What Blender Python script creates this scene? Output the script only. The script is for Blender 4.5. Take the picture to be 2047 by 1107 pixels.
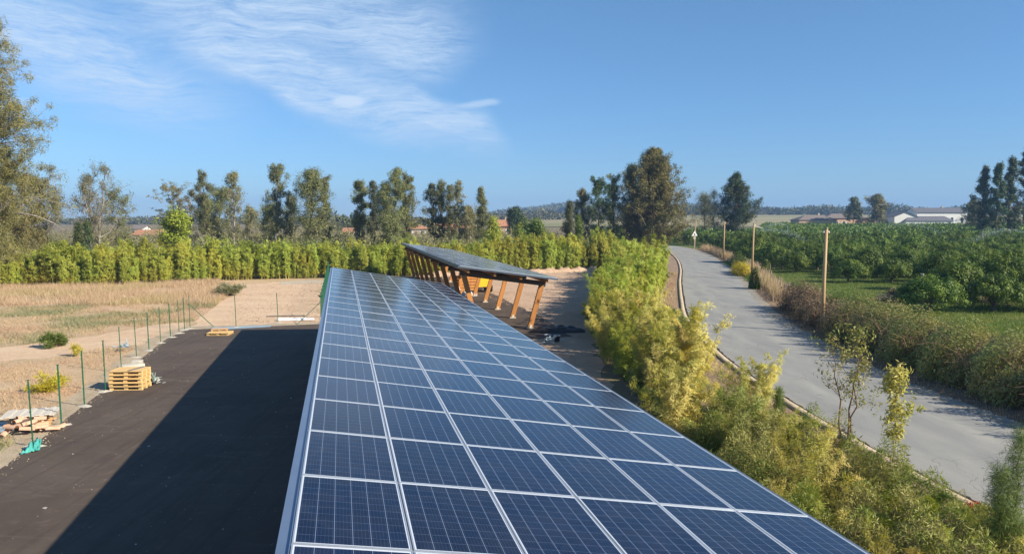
import bpy, bmesh, math, random
import numpy as np
from mathutils import Vector, Matrix
rad = math.radians
sc = bpy.context.scene
for o in list(bpy.data.objects): bpy.data.objects.remove(o)
COL = sc.collection
# ------------------------------------------------------------------ camera
F_PX, PITCH, CAM_H = 1500.2, 0.07737, 6.4
cam = bpy.data.cameras.new('camera'); camo = bpy.data.objects.new('camera', cam); COL.objects.link(camo)
cam.sensor_width = 36; cam.lens = 36 * F_PX / 2047; cam.clip_end = 9000; cam.clip_start = .05
camo.location = (0, 0, CAM_H); camo.rotation_euler = (math.pi / 2 - PITCH, 0, 0)
sc.camera = camo
# ------------------------------------------------------------------ light
SUN_AZ, SUN_EL = rad(26), rad(30)      # sun stands right of and behind the camera
sd = Vector((math.cos(SUN_AZ) * math.cos(SUN_EL), -math.sin(SUN_AZ) * math.cos(SUN_EL), math.sin(SUN_EL)))
sl = bpy.data.lights.new('sun', 'SUN'); sl.energy = 5.0; sl.angle = rad(.5); sl.color = (1, .9, .74)
so = bpy.data.objects.new('sun', sl); COL.objects.link(so); so.location = (30, -30, 40)
so.rotation_euler = (-sd).to_track_quat('-Z', 'Y').to_euler()
sc.view_settings.view_transform = 'Standard'; sc.view_settings.look = 'None'
sc.view_settings.exposure = 0.72; sc.view_settings.gamma = 1; sc.view_settings.use_curve_mapping = False
SKY_STRENGTH = 0.088
sc.render.engine = 'CYCLES'
sc.cycles.use_denoising = True
try:
    sc.cycles.denoiser = 'OPENIMAGEDENOISE'
    sc.cycles.denoising_input_passes = 'RGB_ALBEDO_NORMAL'
    sc.cycles.denoising_prefilter = 'ACCURATE'
except Exception: pass
sc.cycles.max_bounces = 6; sc.cycles.diffuse_bounces = 3; sc.cycles.glossy_bounces = 3
sc.cycles.transmission_bounces = 3; sc.cycles.transparent_max_bounces = 6; sc.cycles.volume_bounces = 0
sc.cycles.caustics_reflective = False; sc.cycles.caustics_refractive = False

class NT:
    def __init__(s, nt): s.t = nt
    def n(s, kind, **kw):
        nd = s.t.nodes.new(kind)
        for k, v in kw.items(): setattr(nd, k, v)
        return nd
    def put(s, sock, v):
        if isinstance(v, bpy.types.NodeSocket): s.t.links.new(v, sock)
        elif isinstance(v, (tuple, list)):
            sock.default_value = tuple(v) + ((1,) if len(v) == 3 and len(sock.default_value) == 4 else ())
        else: sock.default_value = v
    def m(s, op, a, b=0.0, c=None, clamp=False):
        nd = s.n('ShaderNodeMath', operation=op, use_clamp=clamp)
        s.put(nd.inputs[0], a); s.put(nd.inputs[1], b)
        if c is not None: s.put(nd.inputs[2], c)
        return nd.outputs[0]
    def ramp(s, fac, stops, interp='LINEAR'):
        nd = s.n('ShaderNodeValToRGB'); cr = nd.color_ramp; cr.interpolation = interp
        while len(cr.elements) < len(stops): cr.elements.new(.5)
        for e, (p, c) in zip(cr.elements, stops):
            e.position = p; e.color = tuple(c) + (1,) if not isinstance(c, (int, float)) else (c, c, c, 1)
        s.put(nd.inputs[0], fac); return nd.outputs[0]
    def mix(s, f, a, b, mode='MIX'):
        nd = s.n('ShaderNodeMix', data_type='RGBA', blend_type=mode)
        s.put(nd.inputs[0], f); s.put(nd.inputs[6], a); s.put(nd.inputs[7], b); return nd.outputs[2]
    def pos(s): return s.n('ShaderNodeNewGeometry').outputs['Position']
    def obj(s): return s.n('ShaderNodeTexCoord').outputs['Object']
    def map(s, v, scale=(1, 1, 1), rot=(0, 0, 0), loc=(0, 0, 0)):
        nd = s.n('ShaderNodeMapping'); s.put(nd.inputs[0], v); nd.inputs[1].default_value = loc
        nd.inputs[2].default_value = rot; nd.inputs[3].default_value = scale; return nd.outputs[0]
    def noise(s, v, scale, detail=4, rough=.6, dist=0):
        nd = s.n('ShaderNodeTexNoise'); s.put(nd.inputs['Vector'], v); nd.inputs['Scale'].default_value = scale
        nd.inputs['Detail'].default_value = detail; nd.inputs['Roughness'].default_value = rough
        nd.inputs['Distortion'].default_value = dist; return nd.outputs[0]

# ------------------------------------------------------------------ sky
world = bpy.data.worlds.new('World'); sc.world = world; world.use_nodes = True
w = NT(world.node_tree); world.node_tree.nodes.clear()
sky = w.n('ShaderNodeTexSky', sky_type='NISHITA'); sky.sun_disc = False
sky.sun_elevation = SUN_EL; sky.sun_rotation = math.atan2(sd.x, sd.y)
sky.air_density = 1.0; sky.dust_density = .05; sky.ozone_density = 3.5; sky.altitude = 200
dirv = w.n('ShaderNodeTexCoord').outputs['Generated']
sp = w.n('ShaderNodeSeparateXYZ'); w.put(sp.inputs[0], dirv)
dx, dy, dz = sp.outputs
az = w.m('MULTIPLY', w.m('ARCTAN2', dx, dy), 1.5)            # bearing and height of the cloud field
el = w.m('MULTIPLY', w.m('ARCSINE', dz), 1.5)
cb = w.n('ShaderNodeCombineXYZ'); w.put(cb.inputs[0], az); w.put(cb.inputs[1], el)
P = cb.outputs[0]
warp = w.n('ShaderNodeTexNoise'); w.put(warp.inputs['Vector'], P); warp.inputs['Scale'].default_value = 5
warp.inputs['Detail'].default_value = 3
sub = w.n('ShaderNodeVectorMath', operation='SUBTRACT'); w.put(sub.inputs[0], warp.outputs[1]); sub.inputs[1].default_value = (.5, .5, .5)
scl = w.n('ShaderNodeVectorMath', operation='MULTIPLY'); w.put(scl.inputs[0], sub.outputs[0]); scl.inputs[1].default_value = (.16, .07, 0)
adv = w.n('ShaderNodeVectorMath', operation='ADD'); w.put(adv.inputs[0], P); w.put(adv.inputs[1], scl.outputs[0])
PW = adv.outputs[0]
def cloud_patch(u, v, ru, rv, rot, wt):
    a = math.atan((u - 1023.5) / F_PX) * 1.5; e = math.atan(math.cos(a / 1.5) * (437 - v) / F_PX) * 1.5
    mp = w.n('ShaderNodeMapping', vector_type='TEXTURE'); w.put(mp.inputs[0], PW)
    mp.inputs[1].default_value = (a, e, 0); mp.inputs[2].default_value = (0, 0, rad(-rot))
    mp.inputs[3].default_value = (ru / 1000, rv / 1000, 1)
    ln = w.n('ShaderNodeVectorMath', operation='LENGTH'); w.put(ln.inputs[0], mp.outputs[0])
    mr = w.n('ShaderNodeMapRange', interpolation_type='SMOOTHSTEP'); w.put(mr.inputs[0], ln.outputs['Value'])
    mr.inputs[1].default_value = 1.15; mr.inputs[2].default_value = .25; mr.inputs[3].default_value = 0; mr.inputs[4].default_value = wt
    return mr.outputs[0]
mask = None
for a in [(190, 125, 270, 95, 18, 1.15), (400, 30, 260, 70, 5, .6), (640, 40, 330, 125, 4, 1.0), (700, 205, 330, 62, 17, 1.15), (560, 150, 180, 60, 20, .8),
          (900, 240, 130, 34, 20, 1.0), (60, 60, 120, 60, 15, .4), (820, 110, 120, 90, 0, .8)]:
    p_ = cloud_patch(*a); mask = p_ if mask is None else w.m('ADD', mask, p_)
st = w.noise(w.map(PW, (5, 34, 1), (0, 0, rad(-9))), 1.3, 10, .68, .5)
st2 = w.noise(w.map(PW, (20, 170, 1), (0, 0, rad(-13))), 1.2, 8, .8, .5)
den = w.m('ADD', w.m('MULTIPLY', st, .62), w.m('MULTIPLY', st2, .5))
msk = w.m('MINIMUM', mask, 1.15)
cl = w.m('MULTIPLY', msk, w.ramp(den, [(.40, .06), (.55, .45), (.72, .85)]), clamp=True)
wisps = None
for a in [(702, 207, 34, 12, 0, .7), (955, 220, 44, 9, -6, .55), (70, 212, 38, 14, 0, .4)]:
    p_ = cloud_patch(*a); wisps = p_ if wisps is None else w.m('ADD', wisps, p_)
cl = w.m('ADD', cl, wisps, clamp=True)
hs = w.n('ShaderNodeHueSaturation'); hs.inputs['Saturation'].default_value = 1.0; hs.inputs['Value'].default_value = 1.0
w.put(hs.inputs['Color'], sky.outputs[0])
tinted = w.mix(1.0, hs.outputs[0], w.ramp(dz, [(0, (.46, .65, .92)), (.1, (.52, .72, .95)), (.3, (.66, .87, .98)), (.6, (.72, .92, 1.0))]), 'MULTIPLY')
cloudcol = w.mix(cl, tinted, (4.4, 5.5, 6.9))
bg = w.n('ShaderNodeBackground'); w.put(bg.inputs[0], cloudcol); bg.inputs[1].default_value = SKY_STRENGTH
wo = w.n('ShaderNodeOutputWorld'); world.node_tree.links.new(bg.outputs[0], wo.inputs[0])

# ------------------------------------------------------------------ geometry of the place
C_, S_ = math.cos(PITCH), math.sin(PITCH)
def G(u, v, z=0.0):
    """ground point seen at a pixel of the photo (used to survey the plan of the place)"""
    a = (u - 1023.5) / F_PX; b = (553.5 - v) / F_PX
    r = (a, C_ + b * S_, -S_ + b * C_); k = (z - CAM_H) / r[2]
    return (r[0] * k, r[1] * k)
def XU(u, y, z=0.0): return (u - 1023.5) / F_PX * (y * C_ - (z - CAM_H) * S_)
def ZV(v, y):
    b = (553.5 - v) / F_PX
    return CAM_H + y * (-S_ + b * C_) / (C_ + b * S_)
YAW = 0.22462; TILT = 0.16258
DV = np.array([-math.sin(YAW), math.cos(YAW)]); SV = np.array([math.cos(YAW), math.sin(YAW)])
def gz(x, y):
    """the land is level near by and rises slowly far off to the right"""
    z = 0.0
    if y > 110: z = min(1.5, (y - 110) / 220 * 1.5)
    if y > 420:
        r = min(1, max(0, (x / y + .12) / .2)); r = r * r * (3 - 2 * r)
        z += r * (min(y, 950) - 420) / 530 * 10
        if y > 1000:
            h = 0
            for c, wd, a in ((.06, .05, 22), (.115, .05, 24), (.24, .05, 26), (.4, .2, 6), (.7, .2, 10), (.0, .03, 8)):
                h += a * math.exp(-((x / y - c) / wd) ** 2)
            s = min(1, (y - 1000) / 1500); s = s * s * (3 - 2 * s)
            z += s * h
    return z

# ------------------------------------------------------------------ object helpers
def props(o, label=None, cat=None, group=None, kind=None):
    if label: o['label'] = label
    if cat: o['category'] = cat
    if group: o['group'] = group
    if kind: o['kind'] = kind
    return o
def thing(name, label, cat, loc=(0, 0, 0), rz=0, group=None):
    o = bpy.data.objects.new(name, None); COL.objects.link(o); o.empty_display_size = .2
    o.location = loc; o.rotation_euler = (0, 0, rz); return props(o, label, cat, group)
def link(name, me, mats, parent=None, loc=None, rot=None):
    for m in (mats if isinstance(mats, (list, tuple)) else [mats]): me.materials.append(m)
    o = bpy.data.objects.new(name, me); COL.objects.link(o)
    if parent: o.parent = parent; KIDS.setdefault(parent.name, []).append(o)
    if loc: o.location = loc
    if rot: o.rotation_euler = rot
    return o
KIDS = {}
def copy_tree(o, parent=None):
    c = o.copy(); COL.objects.link(c)
    if parent: c.parent = parent; KIDS.setdefault(parent.name, []).append(c)
    for ch in list(KIDS.get(o.name, [])): copy_tree(ch, c)
    return c
class MB:
    def __init__(s): s.v = []; s.f = []; s.mi = []
    def add(s, vs, fs, mi=0):
        b = len(s.v); s.v += [tuple(v) for v in vs]; s.f += [tuple(b + i for i in f) for f in fs]; s.mi += [mi] * len(fs); return s
    def box(s, x0, x1, y0, y1, z0, z1, mi=0, M=None):
        vs = [Vector((x, y, z)) for z in (z0, z1) for y in (y0, y1) for x in (x0, x1)]
        if M is not None: vs = [M @ v for v in vs]
        return s.add(vs, [(0, 2, 3, 1), (4, 5, 7, 6), (0, 1, 5, 4), (2, 6, 7, 3), (0, 4, 6, 2), (1, 3, 7, 5)], mi)
    def bar(s, a, b, wd, hd, mi=0, up=(0, 0, 1)):
        a = Vector(a); b = Vector(b); d = (b - a).normalized(); up = Vector(up)
        x = d.cross(up)
        if x.length < 1e-4: x = d.cross(Vector((1, 0, 0)))
        x.normalize(); y = x.cross(d)
        vs = [p + x * sx * wd / 2 + y * sy * hd / 2 for p in (a, b) for sy in (-1, 1) for sx in (-1, 1)]
        return s.add(vs, [(0, 1, 3, 2), (4, 6, 7, 5), (0, 4, 5, 1), (2, 3, 7, 6), (0, 2, 6, 4), (1, 5, 7, 3)], mi)
    def tube(s, pts, rs, k=6, mi=0, cap=True):
        pts = [Vector(p) for p in pts]; rs = rs if isinstance(rs, (list, tuple)) else [rs] * len(pts)
        b = len(s.v); pr = None
        for i, p in enumerate(pts):
            d = (pts[min(i + 1, len(pts) - 1)] - pts[max(i - 1, 0)]).normalized()
            if pr is None:
                pr = d.cross(Vector((0, 0, 1)))
                if pr.length < .05: pr = d.cross(Vector((1, 0, 0)))
            pr = (pr - d * pr.dot(d))
            if pr.length < 1e-6: pr = d.orthogonal()
            pr.normalize(); q = d.cross(pr)
            for j in range(k):
                a = 2 * math.pi * j / k; s.v.append(tuple(p + (pr * math.cos(a) + q * math.sin(a)) * rs[i]))
        for i in range(len(pts) - 1):
            for j in range(k):
                s.f.append((b + i * k + j, b + i * k + (j + 1) % k, b + (i + 1) * k + (j + 1) % k, b + (i + 1) * k + j)); s.mi.append(mi)
        if cap:
            s.f.append(tuple(b + j for j in range(k))[::-1]); s.mi.append(mi)
            e = b + (len(pts) - 1) * k; s.f.append(tuple(e + j for j in range(k))); s.mi.append(mi)
        return s
    def lathe(s, prof, k=12, mi=0, c=(0, 0, 0)):
        return s.tube([(c[0], c[1], c[2] + z) for r, z in prof], [r for r, z in prof], k, mi)
    def mesh(s, name='m', smooth=False):
        me = bpy.data.meshes.new(name); me.from_pydata(s.v, [], s.f)
        me.polygons.foreach_set('material_index', s.mi)
        if smooth: me.polygons.foreach_set('use_smooth', [True] * len(s.f))
        me.update(); return me
    def build(s, name, mats, parent=None, loc=None, rot=None, smooth=False):
        return link(name, s.mesh(name, smooth), mats, parent, loc, rot)
def qmesh(name, V, F):
    V = np.asarray(V, np.float32); F = np.asarray(F, np.int32); n, k = F.shape
    me = bpy.data.meshes.new(name); me.vertices.add(len(V)); me.vertices.foreach_set('co', V.ravel())
    me.loops.add(n * k); me.loops.foreach_set('vertex_index', F.ravel())
    me.polygons.add(n); me.polygons.foreach_set('loop_start', np.arange(0, n * k, k, dtype=np.int32))
    me.update(calc_edges=True); return me
def unit(a): return a / np.maximum(np.linalg.norm(a, axis=1, keepdims=True), 1e-9)
def rdir(rng, n): return unit(rng.normal(size=(n, 3)))
def leafV(rng, Pp, D, L, W, bend=.25):
    """a pointed leaf (rhombus, slightly folded) at each point"""
    n = len(Pp); D = unit(D); L = (L * rng.uniform(.6, 1.35, n))[:, None]; W = (W * rng.uniform(.7, 1.3, n))[:, None]
    X = unit(np.cross(D, rdir(rng, n))); Nn = np.cross(X, D)
    a = Pp; m = Pp + D * L * .42; b = Pp + D * L - Nn * L * bend * .5
    V = np.stack([a, m + X * W * .5, b, m - X * W * .5], 1).reshape(-1, 3)
    F = np.arange(4 * n).reshape(-1, 4); return V, F
def leafN(rng, Pp, Nv, D0, L, W, bend=.2):
    """leaves whose faces look outward from their spray, pointing roughly along D0"""
    n = len(Pp); Nn = unit(Nv); D = D0 - Nn * np.sum(D0 * Nn, 1, keepdims=True); D = unit(D + 1e-4); X = np.cross(D, Nn)
    L = (L * rng.uniform(.6, 1.35, n))[:, None]; W = (W * rng.uniform(.7, 1.3, n))[:, None]
    m = Pp + D * L * .42; b = Pp + D * L - Nn * L * bend * .5; V = np.stack([Pp, m + X * W * .5, b, m - X * W * .5], 1).reshape(-1, 3)
    return V, np.arange(4 * n).reshape(-1, 4)
def leafmeshN(name, rng, Pp, Nv, D0, L, W): V, F = leafN(rng, Pp, Nv, D0, L, W); return qmesh(name, V, F)
def leafmesh(name, rng, Pp, D, L, W, bend=.25):
    V, F = leafV(rng, Pp, D, L, W, bend); return qmesh(name, V, F)
def inpoly(pts, poly):
    x, y = pts[:, 0], pts[:, 1]; r = np.zeros(len(pts), bool); n = len(poly); j = n - 1
    for i in range(n):
        xi, yi = poly[i]; xj, yj = poly[j]
        c = ((yi > y) != (yj > y)) & (x < (xj - xi) * (y - yi) / ((yj - yi) if yj != yi else 1e-9) + xi); r ^= c; j = i
    return r
def inpoly_sample(rng, poly, n, power=0.0):
    """points over a plot; power > 0 puts more of them near the viewer's side"""
    po = np.array(poly); lo = po.min(0); hi = po.max(0); out = []; tot = 0
    while tot < n:
        p = rng.uniform(lo, hi, (n * 2, 2)); p = p[inpoly(p, poly)]
        if power:
            yy = np.maximum(p[:, 1], 8); p = p[rng.uniform(size=len(p)) < (max(lo[1], 8) / yy) ** power]
        out.append(p); tot += len(p)
    return np.concatenate(out)[:n]

# ------------------------------------------------------------------ materials
def newmat(name):
    m = bpy.data.materials.new(name); m.use_nodes = True; m.node_tree.nodes.clear(); return m, NT(m.node_tree)
def pbsdf(t, col, rough=.8, spec=.5, metal=0, **kw):
    b = t.n('ShaderNodeBsdfPrincipled'); t.put(b.inputs['Base Color'], col); t.put(b.inputs['Roughness'], rough)
    b.inputs['Specular IOR Level'].default_value = spec; b.inputs['Metallic'].default_value = metal
    for k, v in kw.items(): t.put(b.inputs[k.replace('_', ' ')], v)
    return b
def out(t, sh): o = t.n('ShaderNodeOutputMaterial'); t.t.links.new(sh, o.inputs[0])
def bump(t, h, strength=.4, dist=.02):
    b = t.n('ShaderNodeBump'); b.inputs['Strength'].default_value = strength; b.inputs['Distance'].default_value = dist
    t.put(b.inputs['Height'], h); return b.outputs[0]
def leafmat(name, cols, trans=.28, vary=.25, spec=.25, rough=.55, patch=None, pscale=.35):
    m, t = newmat(name); g = t.n('ShaderNodeNewGeometry'); oi = t.n('ShaderNodeObjectInfo')
    n = len(cols); c = t.ramp(g.outputs['Random Per Island'], [(i / max(n - 1, 1), x) for i, x in enumerate(cols)])
    if patch:
        nf = t.noise(t.pos(), pscale, 3, .6); c = t.mix(t.ramp(nf, [(.45, 0.), (.62, 1.)]), c, patch)
    hsv = t.n('ShaderNodeHueSaturation'); t.put(hsv.inputs['Color'], c)
    t.put(hsv.inputs['Hue'], t.m('MULTIPLY_ADD', oi.outputs['Random'], vary * .09, .5 - vary * .045))
    t.put(hsv.inputs['Value'], t.m('MULTIPLY_ADD', oi.outputs['Random'], vary, 1 - vary / 2)); c = hsv.outputs[0]
    b = pbsdf(t, c, rough, spec); tr = t.n('ShaderNodeBsdfTranslucent')
    t.put(tr.inputs[0], t.mix(1.0, c, (1.25, 1.2, .7), 'MULTIPLY'))
    mx = t.n('ShaderNodeMixShader'); mx.inputs[0].default_value = trans
    t.t.links.new(b.outputs[0], mx.inputs[1]); t.t.links.new(tr.outputs[0], mx.inputs[2]); out(t, mx.outputs[0]); return m
def plain(name, col, rough=.7, spec=.4, metal=0, var=.2, scale=6, bmp=0, col2=None, aniso=(1, 1, 1), detail=5, coords='obj'):
    m, t = newmat(name); v = t.map(t.obj() if coords == 'obj' else t.pos(), aniso); nf = t.noise(v, scale, detail, .65)
    c2 = col2 or tuple(x * (1 - var) for x in col); c = t.mix(t.ramp(nf, [(.3, 0.), (.7, 1.)]), col, c2)
    b = pbsdf(t, c, rough, spec, metal)
    if bmp: t.put(b.inputs['Normal'], bump(t, nf, bmp))
    out(t, b.outputs[0]); return m
def ground_mat(name, stops, scale=.25, fine=3.0, rough=.95, bmp=.5, aniso=(1, 1, 1), speck=None, speck_scale=14, fine_amt=.35, spec=.2, bdist=.05):
    m, t = newmat(name); p = t.map(t.pos(), aniso)
    a = t.noise(p, scale, 6, .6, .6); f = t.noise(t.pos(), fine, 6, .7)
    k = t.m('ADD', t.m('MULTIPLY', a, 1 - fine_amt), t.m('MULTIPLY', f, fine_amt)); c = t.ramp(k, stops)
    ff = t.noise(t.pos(), fine * 7, 3, .7); c = t.mix(t.ramp(ff, [(.35, .28), (.65, 0.)]), c, (.07, .055, .04))
    if speck:
        vo = t.n('ShaderNodeTexVoronoi'); t.put(vo.inputs['Vector'], t.pos()); vo.inputs['Scale'].default_value = speck_scale
        sel = t.m('MULTIPLY', t.m('LESS_THAN', vo.outputs['Distance'], .2), t.m('GREATER_THAN', t.noise(t.pos(), 1.1, 2), .55))
        c = t.mix(sel, c, speck)
    b = pbsdf(t, c, rough, spec)
    if bmp: t.put(b.inputs['Normal'], bump(t, t.m('ADD', f, ff), bmp, bdist))
    out(t, b.outputs[0]); return m
M = {}
M['land'] = ground_mat('land', [(.3, (.16, .13, .07)), (.5, (.26, .2, .12)), (.7, (.16, .17, .07))], .02, 1.2)
M['far_field'] = ground_mat('far_field', [(.35, (.2, .22, .08)), (.5, (.34, .3, .15)), (.65, (.42, .34, .2))], .012, .3, aniso=(.25, 1, 1), bmp=0)
M['field'] = ground_mat('dry_field', [(.33, (.26, .24, .12)), (.45, (.52, .38, .23)), (.58, (.66, .48, .3)), (.7, (.4, .34, .19))], .22, 2.2, aniso=(.5, 1, 1))
M['sand'] = ground_mat('sandy_track', [(.3, (.62, .42, .26)), (.5, (.82, .59, .39)), (.7, (.88, .68, .48))], .4, 3, aniso=(.6, 1, 1), fine_amt=.5, bmp=.8, bdist=.08)
M['dirtlot'] = ground_mat('bare_earth', [(.3, (.5, .33, .22)), (.5, (.74, .52, .36)), (.7, (.82, .61, .43))], .3, 2.5, bmp=1, bdist=.12)
M['litter'] = ground_mat('verge_litter', [(.3, (.2, .14, .1)), (.5, (.36, .26, .18)), (.7, (.46, .35, .25))], .8, 6, bmp=1, fine_amt=.6)
M['brownverge'] = ground_mat('verge_earth', [(.3, (.15, .11, .08)), (.5, (.26, .19, .13)), (.7, (.34, .26, .17))], .7, 5, bmp=1, fine_amt=.6)
M['concrete_strip'] = ground_mat('concrete_strip', [(.3, (.36, .27, .18)), (.5, (.54, .44, .31)), (.7, (.64, .54, .4))], 1.2, 7, bmp=.6)
M['orchard_grass'] = ground_mat('orchard_grass', [(.32, (.04, .075, .015)), (.48, (.085, .135, .022)), (.6, (.16, .18, .045)), (.7, (.28, .21, .12))], .2, 2.0)
M['mud'] = plain('debris_gap', (.05, .04, .035), .95, .2, 0, .5, 8)
def asphalt(name, c1, c2, white=.4, streak=True, spec=.3):
    m, t = newmat(name); a = t.noise(t.pos(), .35, 5, .6, .5); f = t.noise(t.pos(), 60, 3, .7)
    mid = t.noise(t.map(t.pos(), (1, 1, 1), (0, 0, YAW)), 2.2, 6, .65, 1.0)
    c = t.mix(t.ramp(a, [(.3, 0.), (.7, 1.)]), c1, c2)
    c = t.mix(t.m('MULTIPLY', t.ramp(f, [(.35, 0.), (.75, 1.)]), .35), c, tuple(min(1, x * 1.9 + .02) for x in c1))
    c = t.mix(t.ramp(mid, [(.55, 0.), (.8, white)]), c, tuple(x * 1.9 for x in c2))
    vo = t.n('ShaderNodeTexVoronoi'); t.put(vo.inputs['Vector'], t.map(t.pos(), (1, .6, 1))); vo.inputs['Scale'].default_value = .9
    vo.inputs['Randomness'].default_value = 1
    sel = t.m('MULTIPLY', t.m('LESS_THAN', vo.outputs['Distance'], .055), t.m('GREATER_THAN', t.noise(t.pos(), .8, 1), .52))
    if white > .3: c = t.mix(sel, c, (.42, .39, .36))
    tm_ = t.noise(t.map(t.pos(), (2.6, .12, 1), (0, 0, YAW + .1)), 1.1, 5, .6, .9); c = t.mix(t.m('MULTIPLY', t.ramp(tm_, [(.52, 0.), (.6, 1.), (.68, 0.)]), .3), c, tuple(x * .55 for x in c1))
    tm2 = t.noise(t.map(t.pos(), (.3, 1.6, 1), (0, 0, .5)), 1.0, 6, .7, 1.4); c = t.mix(t.m('MULTIPLY', t.ramp(tm2, [(.56, 0.), (.7, 1.)]), .35), c, tuple(min(1, x * 1.9) for x in c2))
    v2 = t.n('ShaderNodeTexVoronoi'); t.put(v2.inputs['Vector'], t.pos()); v2.inputs['Scale'].default_value = 5
    c = t.mix(t.m('MULTIPLY', t.m('LESS_THAN', v2.outputs['Distance'], .09), t.m('GREATER_THAN', t.noise(t.pos(), .7, 3), .56)), c, (.3, .26, .21))
    b = pbsdf(t, c, t.ramp(mid, [(.3, .75), (.7, .92)]), spec); t.put(b.inputs['Normal'], bump(t, f, .5, .006)); out(t, b.outputs[0]); return m
M['yard'] = asphalt('fresh_dark_asphalt', (.068, .05, .038), (.108, .082, .063), .5)
def roadmat():
    m, t = newmat('worn_grey_asphalt'); a = t.noise(t.map(t.pos(), (1, .25, 1), (0, 0, .12)), .9, 5, .6, .3); f = t.noise(t.pos(), 45, 4, .7)
    c = t.ramp(a, [(.3, (.27, .27, .257)), (.5, (.33, .327, .305)), (.72, (.4, .39, .345))])
    c = t.mix(t.m('MULTIPLY', t.ramp(f, [(.3, 1.), (.6, 0.)]), .4), c, (.12, .12, .11))
    n3 = t.noise(t.pos(), 1.4, 5, .7, .8); c = t.mix(t.ramp(n3, [(.58, 0.), (.78, .22)]), c, (.17, .17, .165))
    su = t.n('ShaderNodeSeparateXYZ'); t.put(su.inputs[0], t.n('ShaderNodeUVMap', uv_map='across').outputs[0]); ux = t.m('ADD', su.outputs[0], t.m('MULTIPLY', t.m('SUBTRACT', t.noise(t.pos(), .12, 3), .5), .12))
    trk = t.ramp(ux, [(0, .55), (.08, .2), (.2, .75), (.32, .25), (.44, .8), (.56, .75), (.66, .2), (.78, .8), (.9, .25), (1, .6)])
    c = t.mix(t.m('MULTIPLY', trk, .22), c, (.16, .165, .17)); c = t.mix(t.ramp(ux, [(.9, 0.), (1., .5)]), c, (.36, .33, .27)); c = t.mix(t.ramp(ux, [(0., .5), (.1, 0.)]), c, (.34, .31, .26))
    rep = t.noise(t.map(t.pos(), (1, .35, 1)), .33, 1, .5); c = t.mix(t.m('MULTIPLY', t.ramp(rep, [(.64, 0.), (.66, 1.)]), .12), c, (.17, .175, .18))
    vo = t.n('ShaderNodeTexVoronoi', feature='DISTANCE_TO_EDGE'); wv = t.n('ShaderNodeVectorMath', operation='ADD')
    nz = t.n('ShaderNodeTexNoise'); t.put(nz.inputs['Vector'], t.pos()); nz.inputs['Scale'].default_value = 1.3; nz.inputs['Detail'].default_value = 5
    t.put(wv.inputs[0], t.pos()); t.put(wv.inputs[1], nz.outputs[1]); t.put(vo.inputs['Vector'], wv.outputs[0]); vo.inputs['Scale'].default_value = .3
    cr = t.m('MULTIPLY', t.m('LESS_THAN', vo.outputs[0], .004), t.m('GREATER_THAN', t.noise(t.pos(), .25, 2), .5))
    c = t.mix(t.m('MULTIPLY', cr, .4), c, (.1, .09, .08))
    b = pbsdf(t, c, .85, .3); t.put(b.inputs['Normal'], bump(t, f, .5, .006)); out(t, b.outputs[0]); return m
M['road'] = roadmat()
M['wet'] = plain('wet_asphalt', (.05, .055, .07), .12, .6, 0, .3, 2)
M['bark'] = plain('bark', (.2, .155, .12), .9, .2, 0, .5, 5, .6, aniso=(1, 1, .25))
M['palebark'] = plain('pale_bark', (.42, .37, .33), .9, .2, 0, .5, 4, .5, aniso=(1, 1, .3))
M['culm'] = plain('bamboo_cane', (.5, .38, .09), .6, .3, 0, .45, 3, col2=(.3, .32, .07))
M['stem'] = plain('twig', (.3, .2, .13), .9, .2, 0, .5, 6)
M['bamboo'] = leafmat('bamboo_leaf_green', [(.22, .31, .045), (.36, .44, .07), (.46, .5, .09), (.26, .35, .05)], .32, .3, patch=(.46, .45, .09), pscale=.28)
M['bamboo_back'] = leafmat('bamboo_leaf_hedge', [(.17, .25, .035), (.32, .38, .055), (.46, .48, .08), (.24, .32, .045)], .3, .3, patch=(.42, .4, .06), pscale=.22)
M['bamboo_dry'] = leafmat('bamboo_leaf_straw', [(.5, .43, .11), (.66, .55, .18), (.72, .6, .25), (.38, .37, .09)], .35, .25, patch=(.4, .4, .08), pscale=.4)
M['citrus'] = leafmat('citrus_leaf', [(.035, .07, .012), (.07, .125, .018), (.12, .19, .028), (.048, .09, .013)], .15, .22, spec=.25, rough=.5, patch=(.19, .25, .035), pscale=.7)
M['citrusfar'] = M['citrus']
M['euc'] = leafmat('grey_olive_leaf', [(.14, .165, .06), (.21, .225, .085), (.25, .24, .1), (.15, .18, .065)], .22, .3)
M['eucbrown'] = leafmat('brown_olive_leaf', [(.19, .175, .085), (.27, .24, .12), (.2, .21, .09), (.31, .26, .15)], .25, .3)
M['eucdark'] = leafmat('dark_grey_green_leaf', [(0.068, 0.090, 0.049), (0.120, 0.135, 0.070), (0.165, 0.165, 0.077)], .15, .3)
M['casu'] = leafmat('casuarina_needles', [(0.165, 0.174, 0.063), (0.255, 0.239, 0.077), (0.300, 0.246, 0.098), (0.195, 0.203, 0.084)], .25, .2)
M['bronze'] = leafmat('bronze_green_leaf', [(.16, .14, .05), (.24, .2, .075), (.29, .235, .09), (.15, .155, .055)], .2, .2, patch=(.12, .13, .05), pscale=.25)
M['pine'] = leafmat('dark_pine_needles', [(0.032, 0.064, 0.030), (0.064, 0.112, 0.045), (0.096, 0.144, 0.060)], .12, .3, patch=(.09, .11, .035), pscale=.25)
M['lightgreen'] = leafmat('light_green_leaf', [(.2, .26, .035), (.32, .38, .05), (.4, .42, .07)], .3, .2)
M['bramble'] = leafmat('bramble_leaf', [(.19, .165, .07), (.32, .29, .11), (.4, .35, .16), (.23, .24, .075), (.22, .15, .1)], .24, .2, patch=(.25, .28, .085), pscale=.55)
M['bramblegreen'] = leafmat('green_shrub_leaf', [(.09, .14, .03), (.16, .22, .05), (.22, .26, .07)], .25, .2)
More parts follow.
